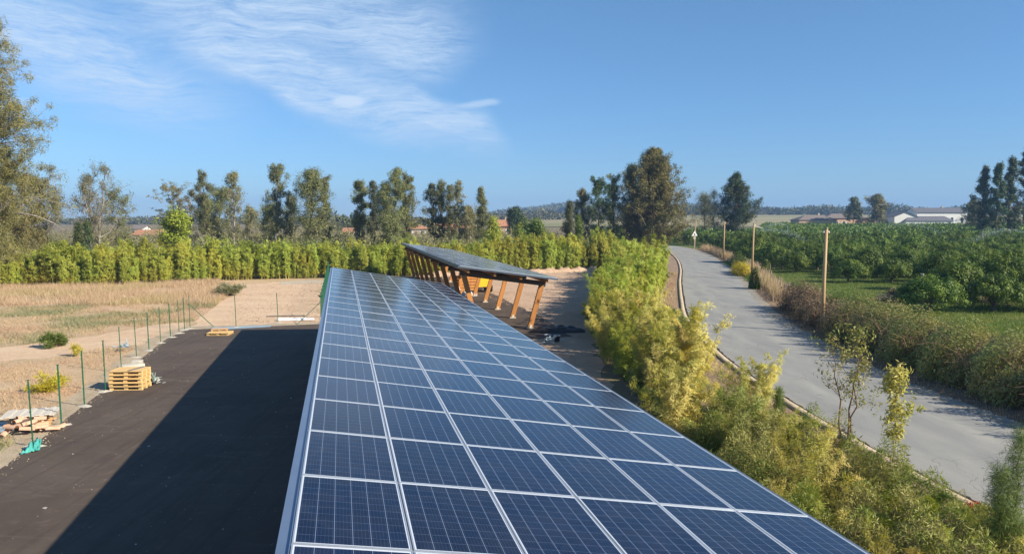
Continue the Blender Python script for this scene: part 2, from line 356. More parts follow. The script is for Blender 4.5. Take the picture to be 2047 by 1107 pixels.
M['bramblebrown'] = leafmat('dry_bramble_leaf', [(.16, .1, .065), (.26, .18, .11), (.34, .25, .16), (.2, .14, .09)], .15, .2)
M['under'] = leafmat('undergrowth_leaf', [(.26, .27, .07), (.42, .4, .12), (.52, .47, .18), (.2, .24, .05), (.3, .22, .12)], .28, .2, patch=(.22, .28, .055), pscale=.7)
M['straw'] = leafmat('dry_grass', [(.45, .32, .19), (.6, .44, .28), (.66, .52, .34), (.4, .28, .17)], .25, .1, patch=(.5, .32, .22), pscale=.12)
M['pinkstraw'] = leafmat('seeding_grass', [(.46, .32, .21), (.58, .42, .28), (.66, .5, .34), (.38, .28, .17)], .25, .1, patch=(.5, .4, .22), pscale=.15)
M['greygreen'] = leafmat('grey_green_weed', [(.2, .22, .11), (.3, .31, .17), (.38, .36, .2)], .25, .2, patch=(.42, .34, .2), pscale=.3)
M['grass'] = leafmat('orchard_grass_blade', [(.09, .15, .02), (.15, .22, .03), (.24, .27, .06)], .3, .1)
M['red'] = leafmat('red_leaf', [(.35, .05, .03), (.5, .1, .05), (.4, .2, .06)], .3, .1)
M['yellowflower'] = leafmat('yellow_green_leaf', [(.5, .42, .03), (.62, .52, .05), (.34, .36, .06)], .3, .1)
M['farwood'] = leafmat('far_wood_leaf', [(.05, .075, .03), (.09, .11, .04), (.13, .13, .06)], .05, 0, patch=(.13, .115, .06), pscale=.02)
M['alu'] = plain('aluminium', (.72, .74, .76), .38, .5, .75, .08, 3)
M['flash'] = plain('folded_metal_flashing', (.22, .3, .42), .38, .5, .6, .12, 2)
M['dark_metal'] = plain('dark_grey_metal', (.07, .08, .09), .45, .5, .3, .2, 4)
M['gutter'] = plain('slate_blue_metal', (.12, .15, .19), .4, .5, .4, .15, 3)
M['deck'] = plain('roof_boarding', (.2, .13, .08), .8, .3, 0, .3, 3)
def woodmat(name, c1, c2, axis=(12, 12, 1)):
    m, t = newmat(name); nf = t.noise(t.map(t.obj(), axis), 1.6, 6, .65, .3); c = t.mix(t.ramp(nf, [(.3, 0.), (.7, 1.)]), c1, c2)
    oi = t.n('ShaderNodeObjectInfo'); h = t.n('ShaderNodeHueSaturation'); t.put(h.inputs['Color'], c)
    t.put(h.inputs['Value'], t.m('MULTIPLY_ADD', oi.outputs['Random'], .25, .88))
    b = pbsdf(t, h.outputs[0], .6, .35); t.put(b.inputs['Normal'], bump(t, nf, .3, .004)); out(t, b.outputs[0]); return m
M['timber'] = woodmat('orange_stained_timber', (.56, .25, .07), (.38, .15, .04))
M['palletwood'] = woodmat('pallet_wood', (.8, .56, .25), (.6, .39, .16), (4, 14, 14))
M['greywood'] = woodmat('weathered_wood', (.7, .65, .56), (.5, .45, .37), (3, 14, 14))
M['polewood'] = woodmat('pole_wood', (.5, .34, .17), (.34, .22, .11), (9, 9, .6))
M['stake'] = woodmat('stake_wood', (.46, .38, .3), (.28, .2, .15), (9, 9, 1))
M['greensteel'] = plain('green_painted_steel', (.02, .13, .07), .4, .5, 0, .25, 5)
M['concrete'] = plain('concrete', (.62, .57, .47), .9, .3, 0, .25, 9, .6)
M['terracotta'] = plain('terracotta', (.6, .33, .2), .85, .3, 0, .35, 7, .4, col2=(.62, .44, .31))
M['turq'] = plain('turquoise_plastic', (.04, .3, .26), .4, .5, 0, .4, 5, col2=(.1, .42, .37))
M['greynet'] = plain('grey_green_net', (.32, .4, .34), .6, .4, 0, .4, 9)
M['white'] = plain('white_plastic', (.8, .8, .82), .4, .5, 0, .08, 4)
M['bluegrey'] = plain('blue_grey_sheet', (.4, .5, .55), .35, .5, 0, .25, 2)
M['black'] = plain('black_plastic', (.018, .018, .02), .5, .5, 0, .5, 6, .6)
M['yellow'] = plain('yellow_machine_paint', (.78, .48, .02), .4, .5, 0, .12, 3)
M['tyre'] = plain('tyre_rubber', (.02, .02, .022), .85, .3, 0, .3, 8)
M['sack'] = plain('white_sack', (.7, .7, .7), .7, .3, 0, .2, 5, .6)
M['plankgrey'] = plain('grey_plank', (.2, .19, .18), .8, .3, 0, .3, 6)
M['oldwood_orange'] = woodmat('cardboard_ply', (.62, .4, .2), (.5, .3, .14))
M['render_cream'] = plain('cream_render', (.66, .56, .42), .9, .2, 0, .12, .8)
M['render_white'] = plain('white_render', (.78, .76, .72), .9, .2, 0, .08, .8)
M['render_peach'] = plain('peach_render', (.62, .4, .27), .9, .2, 0, .12, .8)
M['roof_terra'] = plain('terracotta_tiles', (.55, .26, .15), .9, .2, 0, .3, 1.5, .3, aniso=(1, 6, 1))
M['roof_grey'] = plain('grey_brown_tiles', (.24, .2, .18), .9, .2, 0, .25, 1.5, .3, aniso=(1, 6, 1))
M['roof_slate'] = plain('slate_grey_tiles', (.15, .15, .17), .8, .3, 0, .2, 1.5, .3, aniso=(1, 6, 1))
M['glass'] = plain('window_glass', (.03, .04, .05), .08, .6, 0, .1, 1)
M['frame_white'] = plain('white_window_frame', (.75, .75, .73), .6, .4, 0, .05, 3)
M['shutter'] = plain('wooden_shutter', (.35, .17, .1), .7, .3, 0, .2, 3)
M['signwhite'] = plain('sign_white', (.8, .8, .8), .5, .4, 0, .05, 3)
M['signred'] = plain('sign_red', (.6, .03, .03), .5, .4, 0, .05, 3)
M['signblack'] = plain('sign_black', (.01, .01, .01), .5, .4, 0, .05, 3)
def panelmat():
    m, t = newmat('solar_cells'); sx = t.n('ShaderNodeSeparateXYZ'); t.put(sx.inputs[0], t.obj()); x, y, _ = sx.outputs
    cx = t.m('DIVIDE', t.m('SUBTRACT', x, .026), .1548); cy = t.m('DIVIDE', t.m('SUBTRACT', y, .03), .159)
    fx = t.m('FRACT', cx); fy = t.m('FRACT', cy)
    def near(f, wd): return t.m('GREATER_THAN', t.m('ABSOLUTE', t.m('SUBTRACT', f, .5)), .5 - wd)
    gx = near(fx, .014); gy = near(fy, .012)
    bus = t.m('LESS_THAN', t.m('ABSOLUTE', t.m('SUBTRACT', t.m('FRACT', t.m('MULTIPLY', fx, 5)), .5)), .03)
    edge = t.m('MAXIMUM', t.m('LESS_THAN', t.m('MINIMUM', cx, t.m('SUBTRACT', 6, cx)), 0), t.m('LESS_THAN', t.m('MINIMUM', cy, t.m('SUBTRACT', 10, cy)), 0))
    oi = t.n('ShaderNodeObjectInfo')
    vo = t.n('ShaderNodeTexVoronoi'); t.put(vo.inputs['Vector'], t.map(t.obj(), (1, 1, 1))); vo.inputs['Scale'].default_value = 42
    cell = t.n('ShaderNodeTexWhiteNoise', noise_dimensions='3D'); fl = t.n('ShaderNodeCombineXYZ')
    t.put(fl.inputs[0], t.m('FLOOR', cx)); t.put(fl.inputs[1], t.m('FLOOR', cy)); t.put(fl.inputs[2], t.m('MULTIPLY', oi.outputs['Random'], 50)); t.put(cell.inputs[0], fl.outputs[0])
    base = t.mix(t.m('MULTIPLY', vo.outputs['Color'], 1), (.003, .009, .034), (.005, .017, .06))
    base = t.mix(t.m('MULTIPLY', cell.outputs[0], .65), base, (.006, .008, .026))
    base = t.mix(t.m('MULTIPLY', oi.outputs['Random'], .6), base, (.008, .012, .024))
    c = t.mix(t.m('MULTIPLY', bus, .45), base, (.09, .12, .2)); c = t.mix(t.m('MULTIPLY', gy, .6), c, (.17, .21, .31)); c = t.mix(gx, c, (.2, .25, .36))
    c = t.mix(edge, c, (.6, .64, .7))
    dust = t.noise(t.pos(), 2.5, 5, .7, .5); c = t.mix(t.m('MULTIPLY', t.ramp(dust, [(.4, 0.), (.75, 1.)]), .05), c, (.3, .29, .27))
    b = pbsdf(t, c, t.ramp(dust, [(.3, .09), (.8, .2)]), .55); b.inputs['IOR'].default_value = 1.27; out(t, b.outputs[0]); return m
M['cells'] = panelmat()

# ================================================================== GROUND
rng = np.random.default_rng(7); R = random.Random(5)
def struct(o): o['kind'] = 'structure'; return o
def terrain():
    ys = [-60, -20, 10, 40, 80, 110, 150, 200, 260, 330, 375, 420, 480, 560, 640, 720, 800, 880, 950, 1000] + [1000 + 80 * i for i in range(1, 22)] + [2900, 3300, 3800, 4300]
    V = []; nx = 90
    for y in ys:
        for i in range(nx + 1):
            q = -1 + 2 * i / nx; x = q * max(260, abs(y) * 1.05); V.append((x, y, gz(x, y)))
    F = [(j * (nx + 1) + i, j * (nx + 1) + i + 1, (j + 1) * (nx + 1) + i + 1, (j + 1) * (nx + 1) + i) for j in range(len(ys) - 1) for i in range(nx)]
    struct(link('ground', qmesh('ground', V, F), M['land']))
terrain()
def jag_poly(pts, step=.8, jag=.15, closed=True, seed=1):
    r = random.Random(seed); o = []
    n = len(pts)
    for i in range(n if closed else n - 1):
        a = Vector((pts[i][0], pts[i][1])); b = Vector((pts[(i + 1) % n][0], pts[(i + 1) % n][1])); L = (b - a).length; k = max(1, int(L / step))
        for j in range(k):
            p = a.lerp(b, j / k); o.append((p.x + (r.gauss(0, jag) if j else 0), p.y + (r.gauss(0, jag) if j else 0)))
    return o
def sheet(name, pts, z, mat, jag=.15, step=.8, seed=1):
    pts = jag_poly(pts, step, jag, seed=seed) if jag else pts
    bm = bmesh.new(); vs = [bm.verts.new((p[0], p[1], gz(p[0], p[1]) + z)) for p in pts]
    f = bm.faces.new(vs); bmesh.ops.triangulate(bm, faces=[f]); bm.normal_update()
    for f in bm.faces:
        if f.normal.z < 0: f.normal_flip()
    me = bpy.data.meshes.new(name); bm.to_mesh(me); bm.free(); return struct(link(name, me, mat))
# far fields beyond the orchard
def strip(name, ys, xl, xr, z, mat, nx=6):
    V = []; 
    for y in ys:
        a, b = xl(y), xr(y)
        for i in range(nx + 1): x = a + (b - a) * i / nx; V.append((x, y, gz(x, y) + z))
    F = [(j * (nx + 1) + i, j * (nx + 1) + i + 1, (j + 1) * (nx + 1) + i + 1, (j + 1) * (nx + 1) + i) for j in range(len(ys) - 1) for i in range(nx)]
    return struct(link(name, qmesh(name, V, F), mat))
strip('far_field', [430, 480, 560, 640, 720, 800, 880, 950, 1000], lambda y: -.02 * y, lambda y: .8 * y, .3, M['far_field'], 40)
# road: surveyed edges
RL = [(13.2, 4), (11.4, 11), (10.5, 16.4), (10.1, 20.5), (9.85, 25.4), (9.8, 30.4), (10.1, 36.3), (11.3, 47.1), (13.6, 58.8), (17.3, 76), (21.3, 93.5), (25.3, 113), (28.0, 129), (29.4, 140), (29.2, 148), (26.6, 154), (18, 161)]
RR = [(18.6, 2), (16.9, 11), (16.1, 17), (15.7, 22.6), (15.4, 27), (15.35, 31), (15.9, 37.7), (17.1, 47.1), (19.2, 57), (23.2, 74), (27.4, 91), (31.0, 111), (33.6, 126), (35.6, 142), (36.6, 158), (34.0, 168.5), (20, 175)]
def cr(P, n=8):
    o = []
    for i in range(len(P) - 1):
        p0, p1, p2, p3 = [np.array(P[min(max(k, 0), len(P) - 1)], float) for k in (i - 1, i, i + 1, i + 2)]
        for j in range(n):
            t = j / n; o.append(tuple(.5 * ((2 * p1) + (-p0 + p2) * t + (2 * p0 - 5 * p1 + 4 * p2 - p3) * t * t + (-p0 + 3 * p1 - 3 * p2 + p3) * t ** 3)))
    o.append(tuple(P[-1])); return o
RLs, RRs = cr(RL), cr(RR)
def offs(line, d):
    o = []
    for i, p in enumerate(line):
        a = Vector(line[max(i - 1, 0)]); b = Vector(line[min(i + 1, len(line) - 1)]); t = (b - a).normalized(); o.append((p[0] - t.y * d, p[1] + t.x * d))
    return o
def ribbon(name, A, B, z, mat, nx=4, ja=0, jb=0, seed=3):
    r = random.Random(seed); V = []
    for a, b in zip(A, B):
        ka, kb = r.gauss(0, ja), r.gauss(0, jb)
        for i in range(nx + 1):
            t = i / nx; x = a[0] + (b[0] - a[0]) * t + (ka if i == 0 else 0) + (kb if i == nx else 0); y = a[1] + (b[1] - a[1]) * t
            V.append((x, y, gz(x, y) + z))
    F = [(j * (nx + 1) + i, j * (nx + 1) + i + 1, (j + 1) * (nx + 1) + i + 1, (j + 1) * (nx + 1) + i) for j in range(len(A) - 1) for i in range(nx)]
    me = qmesh(name, V, F); uv = me.uv_layers.new(name='across'); w1 = nx + 1; co = np.array([((i % w1) / nx, (i // w1) * .01) for i in range(len(V))], np.float32)
    uv.data.foreach_set('uv', co[F := np.array(F).ravel()].ravel()); return struct(link(name, me, mat))
def dens(L, k=4):
    o = []
    for a, b in zip(L[:-1], L[1:]):
        for j in range(k): o.append((a[0] + (b[0] - a[0]) * j / k, a[1] + (b[1] - a[1]) * j / k))
    return o + [L[-1]]
RLd, RRd = dens(RLs, 4), dens(RRs, 4)
RLn = [p for p in RLd if p[1] < 128]
ribbon('verge_earth', RLn, [(min(a[0] - 2, 4 + (a[1] - 10) * .03 if a[1] < 40 else a[0] - 6), a[1]) for a in RLn], .006, M['litter'], 2, 0, .3)
RRn = [p for p in RRd if p[1] < 150]
ribbon('hedge_verge', RRn, offs(RRn, -5.2), .006, M['brownverge'], 2, 0, .3)
ribbon('road', RLd, RRd, .022, M['road'], 6, 0, .06)
ribbon('dust_edge', offs(RRd, .38), offs(RRd, -.25), .027, M['concrete_strip'] if False else ground_mat('road_dust', [(.3, (.3, .27, .22)), (.6, (.42, .38, .31))], .8, 8), 1, .09, .07, 9)
def kerb(name, A, B, h, mat):
    V = []
    for a, b in zip(A, B):
        z = gz(a[0], a[1]); V += [(a[0], a[1], z), (a[0], a[1], z + h), (b[0], b[1], z + h), (b[0], b[1], z)]
    F = []
    for j in range(len(A) - 1):
        for i in range(3): F.append((j * 4 + i, j * 4 + i + 1, (j + 1) * 4 + i + 1, (j + 1) * 4 + i))
    return struct(link(name, qmesh(name, V, F), mat))
kerb('road_kerb', offs(RLd, .12), offs(RLd, .42), .06, M['concrete_strip'])
ribbon('kerb_gap', offs(RLd, .125), offs(RLd, -.02), .03, M['mud'], 1, 0, .035, 5)
PD = [G(1384, 524), G(1395, 521), G(1412, 519), G(1432, 521), G(1437, 527), G(1420, 529), G(1400, 528), G(1378, 526)]
#sheet('wet_patch', PD, .03, M['wet'], .12, .7, 4)
# left: field, tracks and yard
def AX(a, b, o=(-1.776, 5.847)): p = np.array(o) + a * SV + b * DV; return (float(p[0]), float(p[1]))
YL = [(-11.5, 8), (-12.4, 15), (-13.0, 18.2), (-13.5, 20.7), (-14.1, 22.8), (-14.7, 25.3), (-15.2, 27.4), (-16.0, 30.3), (-17.0, 34), (-17.6, 36.3), (-18.2, 38.6), (-18.6, 40.6), (-18.75, 43.0)]
sheet('field', [(-70, -5), (-8, -5)] + [(p[0] + .6, p[1]) for p in YL] + [(-11, 45), (-19, 81), (-30, 79), (-75, 68)], .004, M['field'], 0)
sheet('sandy_track', [G(380, 668), (-11.4, 44.6), G(643, 600), G(648, 560), G(600, 561), G(478, 569), G(462, 585), G(440, 600), G(405, 622), G(385, 640)], .009, M['sand'], .35, 1.0, 2)
sheet('pale_lane', [G(560, 563), G(652, 559), G(652, 566), G(560, 569)], .013, ground_mat('pale_lane', [(.3, (.5, .42, .32)), (.7, (.68, .6, .47))], .5, 4), .12, 1, 3)
sheet('sandy_path', [(-45, 34), G(0, 695), G(60, 688), G(150, 676), G(250, 661), G(320, 648), G(372, 645), G(368, 668), G(318, 690), G(270, 690), G(215, 694), G(150, 706), G(95, 716), G(0, 722), (-45, 31)], .008, M['sand'], .25, .8, 5)
YARD = YL + [(-11.75, 45.35), AX(9.5, 35.5), AX(9.5, -2), (1, -5), (-11, -5)]
sheet('yard_border', [(p[0] - .85, p[1]) for p in YL] + [(-19.4, 43.9), (-18.9, 44.3), (-11.8, 46.3), (-11.2, 45.4), (-12, 44.6)] + [(p[0] + .5, p[1]) for p in YL[::-1]], .012, M['concrete_strip'], .1, .5, 6)
sheet('asphalt_yard', YARD, .016, M['yard'], 0)
C2 = (-2.89, 41.37)
sheet('bare_earth', [AX(6.3, -2), (4.6, 8), (4.8, 20), (3.6, 30), (4.5, 40), (6, 50), (8, 62), (9.5, 76), (9.8, 93.2), (-20, 81), AX(-.3, 36)], .008, M['dirtlot'], .2, 1.2, 8)
sheet('asphalt_under_canopy', [AX(-1.0, -3.5, C2), AX(5.9, -2.2, C2), AX(6.3, 6, C2), AX(6.2, 41, C2), AX(-1.0, 41, C2)], .012, M['yard'], .07, .7, 9)
def bank():
    """a ridge of pushed-up soil in front of the bamboo"""
    V = []; F = []; A = np.array((-9.0, 84.6)); B = np.array((10.3, 92.6)); n = 90; prof = [(-.9, 0), (-.45, .28), (0, .45), (.4, .33), (.9, 0)]
    d = (B - A) / np.linalg.norm(B - A); nn = np.array((-d[1], d[0])); r = random.Random(3)
    for i in range(n + 1):
        p = A + (B - A) * i / n; k = .7 + .5 * abs(math.sin(i * .37)) * r.uniform(.6, 1.2)
        for o_, h in prof: q = p + nn * (o_ + r.uniform(-.15, .15)); V.append((q[0], q[1], max(-.02, h * k * r.uniform(.7, 1.3)) - .01))
    for i in range(n):
        for j in range(4): F.append((i * 5 + j, i * 5 + j + 1, (i + 1) * 5 + j + 1, (i + 1) * 5 + j))
    struct(link('soil_bank', qmesh('soil_bank', V, [f[::-1] for f in F]), M['dirtlot']))
bank()
# orchard floor
def rrx(y): return float(np.interp(y, [p[1] for p in RRs], [p[0] for p in RRs]))
strip('orchard_floor', [2, 12, 22, 32, 42, 52, 62, 75, 90, 110], lambda y: rrx(y) + 2.9, lambda y: .8 * y + 40, .01, M['orchard_grass'], 16)
strip('orchard_floor', [110, 150, 200, 220], lambda y: rrx(y) + 2.9, lambda y: .8 * y + 40, .02, M['orchard_grass'], 16)
strip('orchard_floor', [220, 260, 330, 375, 420], lambda y: 40, lambda y: .8 * y + 40, .03, M['orchard_grass'], 16)
sheet('bare_patch', [G(1735, 602), G(1760, 588), G(1830, 580), G(1890, 588), G(1960, 592), G(2047, 600), G(2047, 612), G(1960, 606), G(1880, 606), G(1820, 604), G(1780, 612)], .016, M['brownverge'], .3, .9, 3)

# ================================================================== SOLAR CANOPIES
PW_, PL_ = .991, 1.67
def panel_meshes():
    g = MB(); g.add([(0, 0, 0), (.98, 0, 0), (.98, 1.655, 0), (0, 1.655, 0)], [(0, 1, 2, 3)]); gm = g.mesh('cells'); gm.materials.append(M['cells'])
    f = MB(); t = .013
    for x0, x1, y0, y1 in ((0, t, 0, 1.655), (.98 - t, .98, 0, 1.655), (t, .98 - t, 0, t), (t, .98 - t, 1.655 - t, 1.655)): f.box(x0, x1, y0, y1, -.04, .003)
    fm = f.mesh('frame'); fm.materials.append(M['alu']); return gm, fm
PGM, PFM = panel_meshes()
def canopy(name, label, base, zh, tilt, pw, rows, r0, cols, frames, near_rows, leg_feet, leg_tops, flash, trim):
    """monopitch solar canopy; local x runs down the slope, local y along its length, base is under the high inner corner"""
    t = thing(name, label, 'solar canopy', (base[0], base[1], 0), YAW, 'timber solar canopies')
    ct, st_ = math.cos(tilt), math.sin(tilt)
    def sp(x, y, dz=0): return (x * ct + dz * st_, y, zh - x * st_ + dz * ct)
    RT = (0, tilt, 0)
    far = []
    sx = pw / PW_
    for i in range(rows):
        for j in range(cols):
            loc = sp(j * pw + .005, (i + r0) * PL_ + .008)
            if i < near_rows:
                g = bpy.data.objects.new('solar_panel', PGM); COL.objects.link(g); g.parent = t; KIDS.setdefault(t.name, []).append(g)
                g.location = loc; g.rotation_euler = (R.gauss(0, .0012), tilt + R.gauss(0, .0015), 0); g.scale = (sx, 1, 1)
                f = bpy.data.objects.new('panel_frame', PFM); COL.objects.link(f); f.parent = g; KIDS.setdefault(g.name, []).append(f)
            else: far.append((j, i + r0))
    if far:
        mb = MB(); fb = MB(); tt = .017
        # one mesh for the most distant panels; the cell pattern needs panel-sized coordinates, so it is laid out flat and repeated
        for j, i in far:
            x0 = j * pw + .005; y0 = i * PL_ + .008; x1 = x0 + .98 * sx; y1 = y0 + 1.655
            mb.add([(x0, y0, 0), (x1, y0, 0), (x1, y1, 0), (x0, y1, 0)], [(0, 1, 2, 3)])
            for a, b, c, d in ((x0, x0 + tt, y0, y1), (x1 - tt, x1, y0, y1), (x0 + tt, x1 - tt, y0, y0 + tt), (x0 + tt, x1 - tt, y1 - tt, y1)): fb.box(a, b, c, d, -.04, .003)
        g = mb.build('distant_panels', M['cells_far'], t, (0, 0, zh), RT); g['kind'] = 'stuff'
        fb.build('panel_frame', M['alu'], g)
    W = cols * pw; y0 = r0 * PL_; y1 = (rows + r0) * PL_
    sm = MB()
    rw = .022 if near_rows > 16 else .055
    for i in range(rows + 1): sm.box(0, W, (i + r0) * PL_ - rw, (i + r0) * PL_ + rw, -.035, -.009 if near_rows > 16 else .006)
    sm.build('mounting_rail', M['alu'], t, (0, 0, zh), RT)
    s2 = MB()
    for j in range(cols + 1): s2.box(j * pw - .02, j * pw + .02, y0, y1, -.075, -.042)
    s2.build('long_rail', M['alu'], t, (0, 0, zh), RT)
    MB().box(.03, W - .03, y0 + .03, y1 - .03, -.125, -.08).build('roof_boarding', M['deck'], t, (0, 0, zh), RT)
    fl = MB(); fl.box(-flash, -.012, y0 - .02, y1 + .02, -.03, -.018); fl.box(-flash - .004, -flash + .0, y0 - .02, y1 + .02, -.17, -.016)
    fl.box(-.012, -.004, y0 - .02, y1 + .02, -.03, .006)
    fl.build('edge_flashing', trim, t, (0, 0, zh), RT)
    ft = MB(); ft.box(-flash, W + .05, y0 - .05, y0 - .023, -.13, .004); ft.box(-flash, W + .05, y1 + .023, y1 + .05, -.13, .004)
    ft.box(W + .004, W + .05, y0 - .02, y1 + .02, -.11, -.004); ft.build('end_trim', M['gutter'], t, (0, 0, zh), RT)
    for k in range(4):
        x = .55 + k * (W - 1.1) / 3
        MB().box(x - .07, x + .07, y0 + .12, y1 - .12, -.345, -.127).build('purlin', M['timber'], t, (0, 0, zh), RT)
    lf, rf = leg_feet; lt, rt = leg_tops
    for yf in frames:
        b = MB().box(.35, W - .35, yf - .09, yf + .09, -.62, -.347).build('cross_beam', M['timber'] if near_rows > 16 else M['deck'], t, (0, 0, zh), RT)
        MB().box(.28, .35, yf - .12, yf + .12, -.66, -.40).box(W - .35, W - .28, yf - .12, yf + .12, -.66, -.40).build('beam_end_cap', M['dark_metal'], b)
        for (xf, xt) in ((lf, lt), (rf, rt)):
            zt = zh - xt * st_ - .6
            lg = MB().bar((xf, yf, .05), (xt, yf, zt), .2, .28).build('leg', M['timber'], t)
            MB().box(xf - .2, xf + .2, yf - .22, yf + .22, .02, .07).bar((xf, yf - .105 - .004, .05), (xf + (xt - xf) * .07, yf - .109, .05 + zt * .07), .01, .12).build('leg_foot', M['concrete'], lg)
    return t
# far panels: same cells, coordinates wrapped to the panel size
def wrapmat(px):
    m = M['cells'].copy(); m.name = 'solar_cells_row'; t = NT(m.node_tree); tc = [n for n in m.node_tree.nodes if n.type == 'SEPXYZ'][0]
    src = tc.inputs[0].links[0].from_socket; s = t.n('ShaderNodeSeparateXYZ'); t.t.links.new(src, s.inputs[0]); c = t.n('ShaderNodeCombineXYZ')
    t.put(c.inputs[0], t.m('MULTIPLY', t.m('SUBTRACT', t.m('FLOORED_MODULO', s.outputs[0], px), .005), PW_ / px)); t.put(c.inputs[1], t.m('SUBTRACT', t.m('FLOORED_MODULO', s.outputs[1], PL_), .008))
    t.put(tc.inputs[0], c.outputs[0]); return m
M['cells_far'] = wrapmat(PW_)
ZH = CAM_H - 2.598
canopy('solar_canopy', 'near solar canopy of blue panels with a metal edge strip beside the asphalt yard',
       AX(0, 0), ZH, TILT, PW_, 23, -2, 6, [-1.5, 3.2, 7.9, 12.6, 17.3, 22.0, 26.7, 31.4, 34.2], 17, (2.0, 4.4), (.75, 5.0), .105, M['flash'])
M['cells_far'] = wrapmat(.945)
canopy('solar_canopy', 'far solar canopy on leaning orange timber legs standing in front of the bamboo hedge',
       C2, 3.83, .14, .945, 24, 0, 6, [1.35, 6.0, 10.7, 15.4, 20.1, 24.8, 29.5, 34.2, 38.9], 16, (1.25, 4.35), (.45, 5.05), .1, M['dark_metal'])

# ================================================================== YARD OBJECTS
POSTS = [(66, 893), (123, 851), (169, 812), (211, 783), (243, 745), (273, 715), (298, 701), (321, 686), (341, 675), (358, 667), (369, 660), (380, 657.5)]
PL2 = ['standing in the turquoise plastic, nearest the camera', 'second from the turquoise plastic, beside the tile heap', 'between the tile heap and the pallet stack', 'in the shade just left of the pallet stack',
       'just behind the tall pallet stack', 'beside the pale broken concrete block behind the pallet stack', 'one past the pale concrete block', 'second past the pale concrete block', 'fourth before the yard corner post',
       'third before the yard corner post', 'next to the yard corner post']
def fence_post(label, x, y, h=1.85, lean=0, brace=None, group='green fence posts around the yard'):
    t = thing('fence_post', label, 'fence post', (x, y, 0), R.uniform(-.4, .4), group)
    m = MB(); top = (lean, 0, h)
    m.bar((0, 0, 0), top, .05, .012); m.bar((0, .0125, 0), (lean, .0125, h), .012, .03); c = m
    for k in range(5): zz = h * (.12 + .2 * k); c.box(-.032 + lean * zz / h, -.026 + lean * zz / h, -.012, .012, zz, zz + .03)
    c.box(lean - .03, lean + .03, -.012, .026, h, h + .02); m.build('post', M['greensteel'], t)
    r = random.Random(int(x * 100)); f = MB(); n = 9; k = [r.uniform(.13, .3) for _ in range(n)]
    vs = [(math.cos(2 * math.pi * i / n) * k[i] * 1.3, math.sin(2 * math.pi * i / n) * k[i], .022) for i in range(n)] + [(0, 0, .075)]
    f.add(vs, [(i, (i + 1) % n, n) for i in range(n)]); f.build('concrete_footing', M['concrete'], t)
    if brace:
        a = math.atan2(brace[1], brace[0]) - t.rotation_euler.z; L = math.hypot(*brace)
        MB().bar((math.cos(a) * .03, math.sin(a) * .03, h * .72), (math.cos(a) * L, math.sin(a) * L, .03), .04, .04).build('brace', M['greensteel'], t)
    return t
for i, (u, v) in enumerate(POSTS[:-1]):
    x, y = G(u, v); fence_post('green steel fence post ' + PL2[i], x, y, 1.9 if i < 5 else 1.85, R.uniform(-.05, -.02))
x, y = G(380, 657.5); bx, by = G(427, 654)
fence_post('green corner post of the yard fence, with long diagonal braces', x, y, 1.95, -.02, (bx - x, by - y))
x, y = G(472, 655); fence_post('green fence post on the back edge of the yard, left of the white pipes', x, y, 1.9, -.04)
x, y = G(556, 646); fence_post('green fence post at the left end of the white pipes', x, y, 1.85, -.06)
def wire_fence():
    a = np.array(G(642, 645)); b = a + DV * 35; t = thing('wire_fence', 'green wire mesh fence running back beside the high edge of the near solar canopy', 'fence', (a[0], a[1], 0), YAW)
    for i in range(15):
        MB().box(-.025, .025, i * 2.5 - .025, i * 2.5 + .025, 0, 1.85).box(-.03, .03, i * 2.5 - .03, i * 2.5 + .03, 1.85, 1.88).build('fence_post', M['greensteel'], t)
    m = MB()
    for k in range(9): z = .12 + k * .2; m.box(-.004, .004, 0, 35, z - .0015, z + .0015)
    for k in range(175): y = k * .2 + .05; m.box(-.0012, .0012, y - .0012, y + .0012, .05, 1.8)
    m.build('wire_mesh', M['greensteel'], t)
    MB().bar((0, 0, 1.3), (-1.4, -.5, .03), .03, .03).build('brace', M['greensteel'], t)
wire_fence()
def rod(name, label, a, b, z, r, mat, cat):
    o = MB().tube([(0, 0, 0), (b[0] - a[0], b[1] - a[1], 0)], r, 8).build(name, mat, None, (a[0], a[1], z)); return props(o, label, cat)
rod('metal_rod', 'thin dark rod lying on the sandy ground behind the white pipes', G(532, 634), G(610, 632.5), .06, .025, M['dark_metal'], 'rod')
for k, (v, u0, u1, lb) in enumerate([(641.2, 556, 612, 'long white pipe at the back of the bundle on the yard edge'), (643, 556, 598, 'short white pipe in front of the bundle on the yard edge'), (642.2, 575, 628, 'white pipe lying towards the canopy end of the bundle')]):
    a, b = G(u0, v), G(u1, v - .8); t = thing('plastic_pipe', lb, 'pipe', (a[0], a[1], .1 + .002 * k), math.atan2(b[1] - a[1], b[0] - a[0]), 'white pipes at the back of the yard')
    L = math.dist(a, b); MB().tube([(0, 0, 0), (L, 0, 0)], .085, 12).build('pipe', M['white'], t); MB().tube([(-.02, 0, 0), (.12, 0, 0)], .1, 12).build('socket', M['white'], t)
